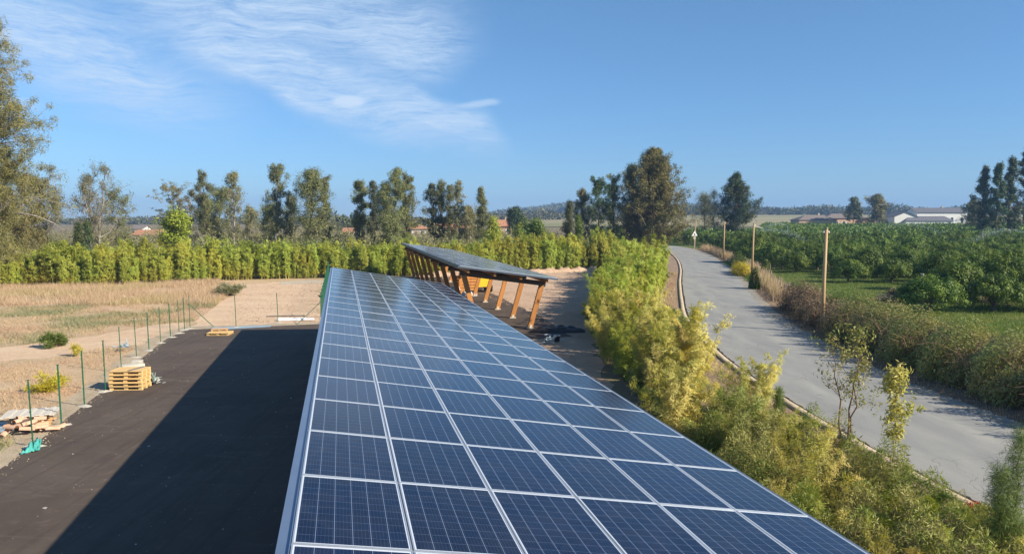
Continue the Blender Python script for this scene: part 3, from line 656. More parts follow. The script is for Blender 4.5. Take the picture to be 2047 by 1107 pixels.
def blanket(name, label, pts, z, mat, cat, amp=.05, seed=1, n=14, th=.01):
    """a crumpled sheet: four corners, wavy surface with thickness"""
    r = np.random.default_rng(seed); c = np.mean(pts, 0); P4 = [np.array(p) - c for p in pts]; ph = r.uniform(0, 6, 6)
    V = []
    for j in range(n + 1):
        for i in range(n + 1):
            s, q = i / n, j / n; p = (P4[0] * (1 - s) + P4[1] * s) * (1 - q) + (P4[3] * (1 - s) + P4[2] * s) * q
            h = amp * abs(math.sin(s * 9 + ph[0]) * .5 + math.sin(q * 7 + ph[1] + s * 4) * .5 + math.sin(s * 17 + q * 13 + ph[2]) * .3) * (math.sin(math.pi * s) * math.sin(math.pi * q)) ** .4
            V.append((p[0] + r.normal() * .01, p[1] + r.normal() * .01, h + r.uniform(0, amp * .15)))
    nv = len(V); V += [(a, b, c_ - th) for a, b, c_ in V]; F = []
    for j in range(n):
        for i in range(n):
            a = j * (n + 1) + i; f = (a, a + 1, a + n + 2, a + n + 1); F += [f, tuple(x + nv for x in f[::-1])]
    me = qmesh(name, V, F); o = link(name, me, mat, None, (c[0], c[1], z)); return props(o, label, cat)
blanket('plastic_sheet', 'flat blue grey plastic sheeting along the back edge of the asphalt yard', [G(432, 660), G(540, 654), G(543, 650.5), G(420, 655.5)], .03, M['bluegrey'], 'plastic sheet', .02, 3)
a_ = G(58, 905); blanket('plastic_sheet', 'crumpled turquoise plastic around the foot of the nearest green post', [G(42, 910), G(80, 902), G(84, 880), G(66, 893)], .04, M['turq'], 'plastic sheet', .22, 5, 20)
# pallets
def pallet(label, x, y, z, rz, mat=None, group='stacked pallets', tilt=0):
    t = thing('pallet', label, 'pallet', (x, y, z), rz, group); t.rotation_euler[1] = tilt; mat = mat or M['palletwood']; r = R
    d = MB(); 
    for k in range(7):
        yy = -.39 + k * .13; wj = .098 if k % 3 == 0 else .078; d.box(-.6 + r.uniform(-.006, .006), .6 + r.uniform(-.006, .006), yy - wj / 2, yy + wj / 2, .122, .144)
    d.build('top_board', mat, t)
    s = MB()
    for x0 in (-.6, -.07, .46): s.box(x0, x0 + .14, -.4, .4, .1, .1215)
    s.build('stringer_board', mat, t)
    b = MB()
    for x0 in (-.6, -.07, .46):
        for y0 in (-.4, -.05, .3): b.box(x0 + .002, x0 + .138, y0, y0 + .1, .022, .0995)
    b.build('block', mat, t)
    q = MB()
    for y0 in (-.4, -.05, .3): q.box(-.6, .6, y0, y0 + .1, 0, .0215)
    q.build('skid', mat, t); return t
def GZ(u, v, z): return G(u, v, z)
px, py = G(262, 776)
pr = rad(3)
levels = ['lowest pallet in the tall stack on the asphalt', 'second pallet from the bottom of the tall stack', 'middle pallet of the tall stack on the asphalt', 'second pallet from the top of the tall stack', 'topmost pallet of the tall stack, a dark plank lying on it']
for k in range(5): pallet('pale wooden ' + levels[k], px + R.uniform(-.03, .03), py + R.uniform(-.03, .03), .02 + k * .1445, pr + math.pi * .0 + R.uniform(-.03, .03))
o = MB().box(-.05, .05, -.42, .42, 0, .022).build('plank', M['plankgrey'], None, (px + .22, py + .02, .02 + 5 * .1445 + .003), (0, 0, -.2)); props(o, 'dark grey plank lying across the top of the tall pallet stack', 'plank')
x, y = G(440, 669); pallet('single pale pallet lying flat near the far left corner of the yard', x, y, .02, .05, None, 'pallets at the far corner')
x, y = G(438, 667); t = pallet('small broken pallet piece resting on the single pallet by the yard corner', x, y + .1, .168, .3, M['oldwood_orange'], 'pallets at the far corner'); t.scale = (.72, .7, .7)
# net bundle beside the stack
def bundle(name, label, cat, x, y, z, mat, seed, n=60, L=.35, r0=.25):
    g = np.random.default_rng(seed); P0 = g.normal(size=(n, 3)) * (r0 * .4, r0 * .3, r0 * .15) + (0, 0, r0 * .45); P0[:, 2] = np.abs(P0[:, 2]) + .04
    D = rdir(g, n); D[:, 2] = np.abs(D[:, 2]) * .5; D = unit(D); m = MB()
    for p, d in zip(P0, D):
        q = p + d * L * g.uniform(.4, 1); q[2] = max(q[2], .03); mid = (p + q) / 2 + g.normal(size=3) * .03; mid[2] = max(mid[2], .03); m.tube([p, mid, q], [.018, .024, .012], 5)
    o = m.build(name, mat, None, (x, y, z)); return props(o, label, cat)
x, y = G(301, 768); bundle('net_bundle', 'grey green bundle of netting beside the tall pallet stack', 'netting', x, y, .02, M['greynet'], 3)
x, y = G(310, 768); bundle('white_rag', 'frayed white wrapping strewn beside the netting by the pallet stack', 'wrapping', x, y, .02, M['sack'], 4, 12, .3, .15)
# concrete blocks by the fence
def rock(label, x, y, sx, sy, sz, mat, cat, seed, name='concrete_block', rz=0, z=0.0, group=None):
    bm = bmesh.new(); bmesh.ops.create_cube(bm, size=1); bmesh.ops.bevel(bm, geom=bm.edges[:], offset=.08, segments=2, affect='EDGES')
    bmesh.ops.subdivide_edges(bm, edges=bm.edges[:], cuts=1, use_grid_fill=True); r = random.Random(seed)
    for v in bm.verts: v.co += Vector((r.gauss(0, .02), r.gauss(0, .02), r.gauss(0, .02))); v.co = Vector((v.co.x * sx, v.co.y * sy, (v.co.z + .5) * sz))
    me = bpy.data.meshes.new(name); bm.to_mesh(me); bm.free(); o = link(name, me, mat, None, (x, y, z), (0, 0, rz)); return props(o, label, cat, group)
x, y = G(262, 738); rock('pale broken concrete block lying against the fence line behind the pallet stack', x, y, 1.0, .45, .22, M['concrete'], 'block', 2, rz=.9)
x, y = G(275, 729); rock('smaller pale concrete lump behind the broken block at the fence line', x, y, .45, .4, .2, M['concrete'], 'block', 3, rz=.4)
# tile heap near the left edge
def tiles(label, u, v, n, seed, group, z0=0.0, spread=.5, th=.04, mat=None, lying=.25):
    r = random.Random(seed); x, y = G(u, v); m = MB()
    for k in range(n):
        a = r.uniform(0, 6.28); M4 = Matrix.Translation((r.gauss(0, spread), r.gauss(0, spread * .6), z0 + .06 + .3 * r.random() * (1 if n > 3 else 0))) @ Matrix.Rotation(a, 4, 'Z') @ Matrix.Rotation(r.uniform(-lying, lying), 4, 'X')
        arc = []; L = r.uniform(.3, .42)
        for q in range(7):
            an = math.pi * q / 6; arc.append((math.cos(an) * .09, math.sin(an) * .07))
        vs = [M4 @ Vector((c, s * L, h)) for s in (-.5, .5) for c, h in arc] + [M4 @ Vector((c, s * L, h - .015)) for s in (-.5, .5) for c, h in arc]
        fs = [(i, i + 1, i + 8, i + 7) for i in range(6)] + [(i + 14, i + 21, i + 22, i + 15) for i in range(6)] + [(0, 14, 15, 1)]
        m.add(vs, fs)
    o = m.build('roof_tile_heap', mat or M['terracotta'], None, (x, y, 0)); return props(o, label, 'roof tiles', group)
tiles('heap of orange clay tiles tumbling beside the nearest green post', 62, 862, 26, 2, None, 0, .27)
tiles('few loose orange tile shards on the grass at the left end of the tile heap', 6, 872, 6, 3, None, 0, .35)
t = thing('board_stack', 'weathered grey corrugated board propped on the orange tile heap', 'board', (*G(63, 851), .0), .35)
m = MB()
for k in range(11):
    m.box(-.72 + k * .132, -.72 + k * .132 + .126, -.5, .5, .4 + .022 * (k % 2), .43 + .022 * (k % 2))
m.build('corrugated_board', M['greywood'], t)
m = MB()
for k in range(6): m.box(-.6 + R.uniform(-.05, .05), .6, -.45 + k * .15, -.31 + k * .15, .08 + .055 * (k % 5), .125 + .055 * (k % 5))
m.build('board', M['oldwood_orange'], t)
blanket('tarpaulin', 'grey tarpaulin spread on the ground left of the tile heap', [G(-30, 872), G(28, 862), G(38, 846), G(-30, 848)], .05, M['bluegrey'], 'tarpaulin', .08, 8)
# ---- around the far canopy
def digger():
    x, y = G(962, 583); t = thing('compact_loader', 'small yellow loader parked under the far solar canopy', 'loader', (x, y, .012), .35)
    b = MB(); b.box(-.62, .62, -1.0, .75, .5, 1.0); b.box(-.56, .56, -.95, -.2, 1.0, 1.28); b.add([(-.56, -.2, 1.0), (.56, -.2, 1.0), (.56, -.2, 1.28), (-.56, -.2, 1.28), (.56, .1, 1.0), (-.56, .1, 1.0)], [(3, 2, 4, 5), (0, 3, 5), (1, 4, 2)])
    b.build('body', M['yellow'], t)
    c = MB()
    for sx in (-.5, .5):
        for sy in (-.25, .6): c.box(sx - .035, sx + .035, sy - .035, sy + .035, 1.0, 1.95)
    c.box(-.58, .58, -.34, .7, 1.95, 2.02); c.build('cab_frame', M['black'], t)
    MB().box(-.22, .22, -.12, .3, 1.002, 1.14).box(-.22, .22, -.12, -.02, 1.14, 1.6).build('seat', M['black'], t)
    k = MB(); k.bar((-.45, .5, .9), (-.45, 1.35, .4), .08, .12); k.bar((.45, .5, .9), (.45, 1.35, .4), .08, .12); k.build('loader_arm', M['yellow'], t)
    q = MB(); q.add([(-.7, 1.35, .12), (.7, 1.35, .12), (.7, 1.8, .1), (-.7, 1.8, .1), (-.7, 1.35, .6), (.7, 1.35, .6)], [(0, 1, 2, 3), (0, 4, 5, 1), (0, 3, 4), (1, 5, 2)]); q.build('bucket', M['dark_metal'], t)
    for sx in (-.62, .62):
        for sy in (-.6, .55):
            wv = MB().tube([(sx - .13, sy, .36), (sx + .13, sy, .36)], .36, 20).build('wheel', M['tyre'], t)
            MB().tube([(sx - .14, sy, .36), (sx + .14, sy, .36)], .18, 14).build('rim', M['yellow'], wv)
digger()
def crate(label, u, v, sx, sy, sz, mat, cat, seed):
    x, y = G(u, v); t = thing('wooden_crate', label, cat, (x, y, .012), .3); m = MB(); n = 6
    for k in range(n):
        z0 = .03 + k * sz / n; m.box(-sx, sx, -sy, -sy + .03, z0, z0 + sz / n * .82); m.box(-sx, sx, sy - .03, sy, z0, z0 + sz / n * .82)
        m.box(-sx, -sx + .03, -sy + .032, sy - .032, z0, z0 + sz / n * .82); m.box(sx - .03, sx, -sy + .032, sy - .032, z0, z0 + sz / n * .82)
    m.build('side_slats', mat, t); c = MB()
    for a in (-1, 1):
        for b in (-1, 1): c.box(a * (sx - .07) - .035, a * (sx - .07) + .035, b * (sy - .07) - .035, b * (sy - .07) + .035, 0, sz)
    c.build('corner_post', mat, t)
crate('brown wooden crate standing left of the yellow loader under the far canopy', 933, 586, .8, .6, 1.5, M['timber'], 'crate', 1)
def sackpile(label, u, v, n, seed):
    x, y = G(u, v); t = thing('sack_pile', label, 'sacks', (x, y, .012), .2); r = random.Random(seed)
    for k in range(n):
        bm = bmesh.new(); bmesh.ops.create_icosphere(bm, subdivisions=3, radius=1)
        for vv in bm.verts: vv.co = Vector((vv.co.x * .5, vv.co.y * .32, max(-.1, vv.co.z * .3))) + vv.co * .05 * math.sin(vv.co.x * 7 + k + vv.co.y * 9)
        me = bpy.data.meshes.new('sack'); bm.to_mesh(me); bm.free(); link('sack', me, M['sack'], t, (r.uniform(-.5, .5), r.uniform(-.2, .3), .12 + .28 * (k // 2)), (0, 0, r.uniform(0, 3)))
sackpile('pile of white sacks under the far canopy, left of the front orange leg', 908, 588, 4, 2)
sackpile('low white sack lump under the far canopy, right of the taller white pile', 932, 592, 2, 5)
def heap(name, label, cat, x, y, rx, ry, h, mat, seed):
    g = np.random.default_rng(seed); n = 36; ph = g.uniform(0, 6, 6); V = []; F = []
    for j in range(n + 1):
        for i in range(n + 1):
            a, b = 2 * i / n - 1, 2 * j / n - 1; q = max(0, 1 - (a * a + b * b) ** .5 * (1 + .18 * math.sin(3 * math.atan2(b, a) + ph[0]))); z = h * min(1, q * 2.2) ** .8 * (.75 + .25 * math.sin(a * 9 + ph[1]) * math.cos(b * 8 + ph[2])) + g.uniform(0, .02) * (q > 0)
            V.append((a * rx, b * ry, z - .01 * (q <= 0)))
    for j in range(n):
        for i in range(n): a = j * (n + 1) + i; F.append((a, a + 1, a + n + 2, a + n + 1))
    F = [f for f in F if any(V[k][2] > .0 for k in f)]
    return props(link(name, qmesh(name, V, F), mat, None, (x, y, .016)), label, cat)
x, y = G(1112, 662); heap('black_tarpaulin', 'heap of black sheeting beside the foot of the nearest orange canopy leg', 'tarpaulin', x, y, 1.6, .9, .3, M['black'], 4)
def bucket(label, u, v):
    x, y = G(u, v); t = thing('bucket', label, 'bucket', (x, y, .012), 0, 'black buckets by the bamboo'); m = MB(); n = 16
    pro = [(.14, 0), (.17, .32), (.155, .32), (.13, .02)]; V = []; F = []
    for r_, z in pro:
        for k in range(n): V.append((r_ * math.cos(6.2832 * k / n), r_ * math.sin(6.2832 * k / n), z))
    for i in range(3):
        for k in range(n): F.append((i * n + k, i * n + (k + 1) % n, (i + 1) * n + (k + 1) % n, (i + 1) * n + k))
    F.append(tuple(3 * n + k for k in range(n))); m.add(V, F); m.build('body', M['black'], t)
    q = MB(); V = []
    for r_, z in ((.172, .318), (.19, .318), (.19, .345), (.172, .345)):
        for k in range(n): V.append((r_ * math.cos(6.2832 * k / n), r_ * math.sin(6.2832 * k / n), z))
    q.add(V, [(i * n + k, i * n + (k + 1) % n, ((i + 1) % 4) * n + (k + 1) % n, ((i + 1) % 4) * n + k) for i in range(4) for k in range(n)]); q.build('rim', M['white'], t)
bucket('black bucket with white rim, left of two, below the black sheeting', 1095, 682); bucket('black bucket with white rim, right of two, below the black sheeting', 1113, 683)
x, y = G(1103, 690); bundle('plastic_scraps', 'bluish white plastic scraps on the shaded ground below the two buckets', 'scraps', x, y, .01, M['bluegrey'], 9, 26, .3, .5)
x, y = G(265, 676 + 40); bundle('plastic_scraps', 'pale blue plastic litter on the sandy path beyond the fence', 'scraps', *G(248, 703), .01, M['bluegrey'], 11, 24, .35, .5)

# ================================================================== BAMBOO
def bamboo_meshes(seed, H, spread, nc, nl, LL, LW, mat, culmr=.02, lean=.22, drop=0.0):
    """a clump: arching canes, each with short branchlets that carry narrow leaves in sprays"""
    g = np.random.default_rng(seed); cm = MB(); PP = []; DD = []; NV = []
    for i in range(nc):
        a = g.uniform(0, 6.283); rr = spread * math.sqrt(g.uniform()) * .5; b = np.array((rr * math.cos(a), rr * math.sin(a) * .8, 0))
        h = H * (1.0 if i == 0 else g.uniform(.5, .95)); o = np.array((math.cos(a + g.normal() * .5), math.sin(a + g.normal() * .5), 0)); ln = g.uniform(.25, 1) * lean * H
        def pt(t): return b + np.array((0, 0, h * (t - .07 * t ** 3))) + o * ln * (t ** 2) + o * .2 * t
        ts = np.linspace(0, 1, 6); cm.tube([pt(t) for t in ts], [culmr * (1 - .8 * t) for t in ts], 4, cap=False)
        nb = 30; tb = np.sort(g.uniform(.06, 1.0, nb) ** .8); S0 = np.stack([pt(x) for x in tb]); ab = g.uniform(0, 6.283, nb)
        up = g.uniform(.5, 1.5, nb); Bd = unit(np.stack([np.cos(ab), np.sin(ab), up], 1) + o * .35); Lb = min(spread, 1.15) * g.uniform(.26, .56, nb) * (1.15 - .75 * tb) * (.45 + np.minimum(1, tb * 3) * .55)
        k = nl // nc; idx = g.integers(0, nb, k); q = g.uniform(.1, 1.05, k); d = Bd[idx]
        Pq = S0[idx] + d * (Lb[idx] * q)[:, None] + g.normal(size=(k, 3)) * .035; Pq[:, 2] -= .25 * Lb[idx] * q ** 2
        PP.append(Pq); DD.append(d * .9 + rdir(g, k) * .65 + np.array((0, 0, -.3 * 1 - drop))); out_ = Pq - np.stack([b[0] + 0 * q, b[1] + 0 * q, Pq[:, 2]], 1); NV.append(unit(out_ + 1e-3) * .8 + np.array((0, 0, .35)))
    PP = np.concatenate(PP); DD = np.concatenate(DD); keep = PP[:, 2] > .05; NN = np.concatenate(NV)
    lm = leafmeshN('foliage', g, PP[keep], NN[keep] + rdir(g, keep.sum()) * .6, DD[keep], LL, LW); lm.materials.append(mat); c = cm.mesh('canes'); c.materials.append(M['culm']); return c, lm
def from_meshes(name, label, cat, x, y, rz, s, parts, group, z=0.0, tiltx=0, sz=None):
    t = thing(name, label, cat, (x, y, z), rz, group); t.scale = (s, s, sz or s)
    if tiltx: t.rotation_euler[0] = tiltx
    for n_, me in parts:
        o = bpy.data.objects.new(n_, me); COL.objects.link(o); o.parent = t
    return t
BB = [bamboo_meshes(20 + i, 4.2, 1.9, 22, 6600, .27, .055, M['bamboo_back'], .03, .05) for i in range(9)]
hedge_line = [(-62, 67.5), (-50, 71.2), (-38.5, 73.6), (-30, 78.4), (-20.7, 81.6), (-10, 85.4), (0, 89.5), (9.8, 94.2), (15, 96)]
hl = cr(hedge_line, 6); L = [0]
for a, b in zip(hl[:-1], hl[1:]): L.append(L[-1] + math.dist(a, b))
s_ = 0; k = 0
GB = 'bamboo clumps of the hedge behind the yard'
while s_ < L[-1]:
    x = float(np.interp(s_, L, [p[0] for p in hl])); y = float(np.interp(s_, L, [p[1] for p in hl]))
    for row in range(2):
        v = BB[R.randrange(7)]; sc_ = R.uniform(.72, 1.18) * (1.0 if row == 0 else 1.06)
        if x > -2: sc_ *= R.uniform(.95, 1.2)
        u_ = 1023.5 + 1500 * x / y; st_ = ['at the left, behind the dry field', 'behind the sandy track', 'between the two canopies', 'behind the far canopy and the bare earth', 'where the hedge meets the roadside bamboo'][int(u_ > 440) + int(u_ > 645) + int(u_ > 810) + int(u_ > 1190)]
        GB = 'bamboo hedge ' + st_
        from_meshes('bamboo_clump', 'yellow green bamboo clump of the hedge ' + st_, 'bamboo', x + R.gauss(0, .25) - row * .3, y + R.gauss(0, .25) + row * 1.5, R.uniform(0, 6.28), sc_ * .93, [('canes', v[0]), ('foliage', v[1])], GB)
    s_ += R.uniform(.9, 1.35)
# right-hand bamboo between bare earth and road verge
B2 = [bamboo_meshes(40 + i, 4.0, 1.9, 22, 12000, .25, .045, M['bamboo'], .018, .12) for i in range(4)]
B3 = [bamboo_meshes(60 + i, 4.0, 1.8, 22, 20000, .17, .028, M['bamboo'], .014, .17) for i in range(3)]
B4 = [bamboo_meshes(70 + i, 4.0, 1.6, 18, 15000, .15, .022, M['bamboo_dry'], .016, .24) for i in range(4)]
GR = 'bamboo clumps between the bare earth and the road'
y = 91.0
while y > 25.5:
    xl = float(np.interp(y, [26, 34, 42, 55, 75, 92], [4.9, 4.2, 4.8, 7.2, 10.8, 13.2])); xr = float(np.interp(y, [26, 35, 42, 50, 65, 76, 92], [6.0, 6.3, 6.9, 8.9, 12.4, 14.9, 17.8]))
    nrow = 3 if y > 46 else 2
    for i in range(nrow):
        q = (i + .5) / nrow + R.uniform(-.12, .12); x = xl + (xr - xl) * q
        dry = y < 44 and R.random() < (.95 if y < 36 else .45) * (.5 + q * .6)
        v = R.choice(B4) if dry else (R.choice(B3) if y < 52 else R.choice(B2)); s = R.uniform(.85, 1.1) * float(np.interp(y, [26, 40, 55, 80], [.8, .8, .95, 1.05]))
        pass
        if dry: lab = 'straw yellow feathery bamboo clump beside the near solar canopy'
        elif y < 52: lab = 'green bamboo clump in the middle of the roadside row'
        else: lab = 'bright green bamboo clump far along the road verge'
        from_meshes('bamboo_clump', lab, 'bamboo', x, y + R.uniform(-.4, .4), R.uniform(0, 6.28), s, [('canes', v[0]), ('foliage', v[1])], sz=s * R.uniform(.8, 1.14), group=GR + (', straw coloured' if dry else (', near' if y < 52 else ', far')))
    y -= R.uniform(1.5, 1.9) if y > 45 else R.uniform(1.5, 1.9)
for (u, v_, s, lab) in [(1500, 770, .62, 'sparse straw coloured bamboo shoot leaning over the road edge'), (1368, 742, .95, 'tall straw coloured bamboo clump at the corner of the near canopy'), (1345, 830, .8, 'pale yellow bamboo clump with bright yellow stems against the near canopy edge')]:
    x, y = G(u, v_ + 60); v = B4[R.randrange(4)]
    from_meshes('bamboo_clump', lab, 'bamboo', x, y, R.uniform(0, 6), s, [('canes', v[0]), ('foliage', v[1])], None)

# ================================================================== TREES
def grow(g, p, d, L, r, nseg, up, wob, tubes):
    pts = [np.array(p, float)]; d = np.array(d, float); d /= np.linalg.norm(d)
    for i in range(nseg):
        d = d + g.normal(size=3) * wob + np.array((0, 0, up)); d /= np.linalg.norm(d); pts.append(pts[-1] + d * L / nseg)
    tubes.append((pts, [r * (1 - .75 * i / nseg) for i in range(nseg + 1)])); return pts
def tree_parts(seed, H, Rc, b0=.25, prof='oval', nbr=26, nl=6000, LL=.4, LW=.12, crad=.6, up=.12, brup=.5, mat=None, bark=None, tr=None, stems=1, droop=0.0, flat=1.0, subs=4, lean=(0, 0), bare=0.0, k=5):
    g = np.random.default_rng(seed); tubes = []; CL = []
    P = {'oval': lambda t: math.sin(math.pi * min(1, .12 + .86 * t)) ** .7, 'cone': lambda t: max(.06, 1.02 - t) ** .8, 'column': lambda t: .55 + .45 * math.sin(math.pi * t), 'top': lambda t: .35 + .65 * math.sin(math.pi * min(1, t * .95 + .03)) * (.5 + .6 * t), 'wide': lambda t: max(.15, 1 - t * .75), 'spire': lambda t: max(.05, 1 - t) ** .62 * min(1, (t + .1) / .24), 'egg': lambda t: max(.1, math.sin(math.pi * min(1, (t * .93 + .07)) ** .55)) ** .8}[prof]
    tr = tr or H * .016
    for sidx in range(stems):
        a0 = 6.283 * sidx / stems + g.uniform(0, 1); off = np.array((math.cos(a0), math.sin(a0), 0)) * (Rc * .25 if stems > 1 else 0)
        Hs = H * (1 if sidx == 0 else g.uniform(.75, .95)); tp = [off * .3]; n = 9
        for i in range(1, n + 1): t = i / n; tp.append(off * (.3 + .9 * t) + np.array((lean[0] * t * t * H + g.normal() * .012 * H, lean[1] * t * H + g.normal() * .012 * H, Hs * t)))
        tubes.append((tp, [tr * (1.15 - t) / (1.15) for t in np.linspace(0, 1, n + 1)]))
        for i in range(nbr // stems):
            t = (i + g.uniform(0, 1)) / (nbr / stems); z = b0 + (1 - b0) * t * .97; f = z * n; j = min(int(f), n - 1); base = tp[j] + (tp[j + 1] - tp[j]) * (f - j)
            Lb = Rc * P(t) * g.uniform(.35, 1.2) / (stems ** .35); a = i * 2.4 + g.uniform(-.5, .5); e = brup * (.6 + .7 * t) + g.normal() * .15
            d = (math.cos(a) * math.cos(e), math.sin(a) * math.cos(e), math.sin(e)); pts = grow(g, base, d, Lb, tr * .33 * (1.2 - .8 * z), 4, up, .16, tubes)
            for s in range(subs):
                q = g.uniform(.35, 1) * 4; jj = min(int(q), 3); pb = pts[jj] + (pts[jj + 1] - pts[jj]) * (q - jj); dd = (pts[jj + 1] - pts[jj]) / (Lb / 4 + 1e-6) + g.normal(size=3) * .6
                sp = grow(g, pb, dd, Lb * g.uniform(.25, .5), tr * .12, 2, up, .25, tubes)
                if g.uniform() > bare: CL.append(sp[-1]); CL.append(sp[1])
            if g.uniform() > bare: CL.append(pts[-1])
        if bare < .5: CL.append(tp[-1])
    m = MB()
    for pts, rs in tubes: m.tube(pts, rs, k if rs[0] > tr * .3 else 3, cap=False)
    CL = np.array(CL); idx = g.integers(0, len(CL), nl); sz = crad * g.uniform(.45, 1.25, len(CL))
    O = rdir(g, nl) * (g.uniform(0, 1, nl) ** .45)[:, None] * (1, 1, flat); Pp = CL[idx] + O * sz[idx][:, None]
    Pp[:, 2] = np.maximum(Pp[:, 2], .15)
    ctr = np.array((0, 0, H * .45)); D = unit(O) * .8 + unit(Pp - ctr) * .35 + rdir(g, nl) * .5 + np.array((0, 0, .1 - droop))
    lm = leafmeshN('crown', g, Pp, unit(O) + rdir(g, nl) * .55 + np.array((0, 0, .25)), rdir(g, nl) + np.array((0, 0, .15 - droop * 3)), LL, LW); lm.materials.append(mat); tm = m.mesh('trunk', True); tm.materials.append(bark or M['bark']); return tm, lm
def tree(name, label, cat, u, y, vtop, wpx, group=None, seed=1, x=None, **kw):
    x = XU(u, y) if x is None else x; z0 = gz(x, y); H = ZV(vtop, y) - z0; Rc = wpx / 2 / F_PX * y
    tm, lm = tree_parts(seed, H, Rc, **kw); return from_meshes(name, label, cat, x, y, 0, 1, [('trunk', tm), ('crown', lm)], group, z0 - .05)
T = M; row = 'trees in the row behind the bamboo hedge'
# far left casuarinas
tree('casuarina_tree', 'tall feathery casuarina cut off by the left edge of the photo', 'tree', -50, 66, 58, 270, None, 1, b0=.1, prof='column', nbr=170, nl=130000, LL=.35, LW=.045, crad=.7, up=.06, brup=.4, mat=M['casu'], bark=M['palebark'], subs=6, droop=.25, tr=.3)
tree('casuarina_tree', 'lower brown green casuarina thicket with a pale fallen bough at the left edge', 'tree', 28, 84, 338, 200, None, 2, b0=.04, prof='oval', nbr=70, nl=44000, LL=.42, LW=.06, crad=.85, up=.02, brup=.2, mat=M['casu'], bark=M['palebark'], stems=3, subs=5, droop=.35)
tree('casuarina_tree', 'reddish thinning tree rising behind the left thicket', 'tree', 92, 112, 332, 110, None, 3, b0=.2, prof='oval', nbr=44, nl=6500, LL=.4, LW=.07, crad=.8, brup=.7, mat=M['eucbrown'], bark=M['palebark'], stems=2, subs=6, bare=.25)
tree('sparse_tree', 'nearly bare pale branched tree, tallest between the thicket and the orange roofed house', 'tree', 190, 104, 333, 165, None, 4, b0=.14, prof='oval', nbr=64, nl=7500, LL=.36, LW=.06, crad=.75, up=.1, brup=.85, mat=M['eucbrown'], bark=M['palebark'], stems=3, subs=9, bare=.3)
tree('sparse_tree', 'thin olive tree leaning right beside the nearly bare tree', 'tree', 236, 108, 385, 85, None, 5, b0=.2, prof='oval', nbr=30, nl=4200, LL=.36, LW=.08, crad=.7, brup=.6, mat=M['euc'], bark=M['palebark'], subs=5, bare=.15)
tree('conifer', 'small dark conifer poking out of the bamboo below the bare tree', 'conifer', 160, 76, 446, 42, None, 6, b0=.1, prof='cone', nbr=34, nl=3600, LL=.3, LW=.05, crad=.4, mat=M['pine'])
tree('conifer', 'second small dark conifer just right of the first, above the bamboo', 'conifer', 180, 78, 441, 36, None, 7, b0=.1, prof='cone', nbr=30, nl=3000, LL=.3, LW=.05, crad=.4, mat=M['pine'])
tree('round_shrub_tree', 'round bright yellow green tree standing above the bamboo hedge', 'tree', 352, 92, 432, 84, None, 8, b0=.2, prof='oval', nbr=40, nl=6500, LL=.34, LW=.15, crad=.75, mat=M['lightgreen'], subs=4)
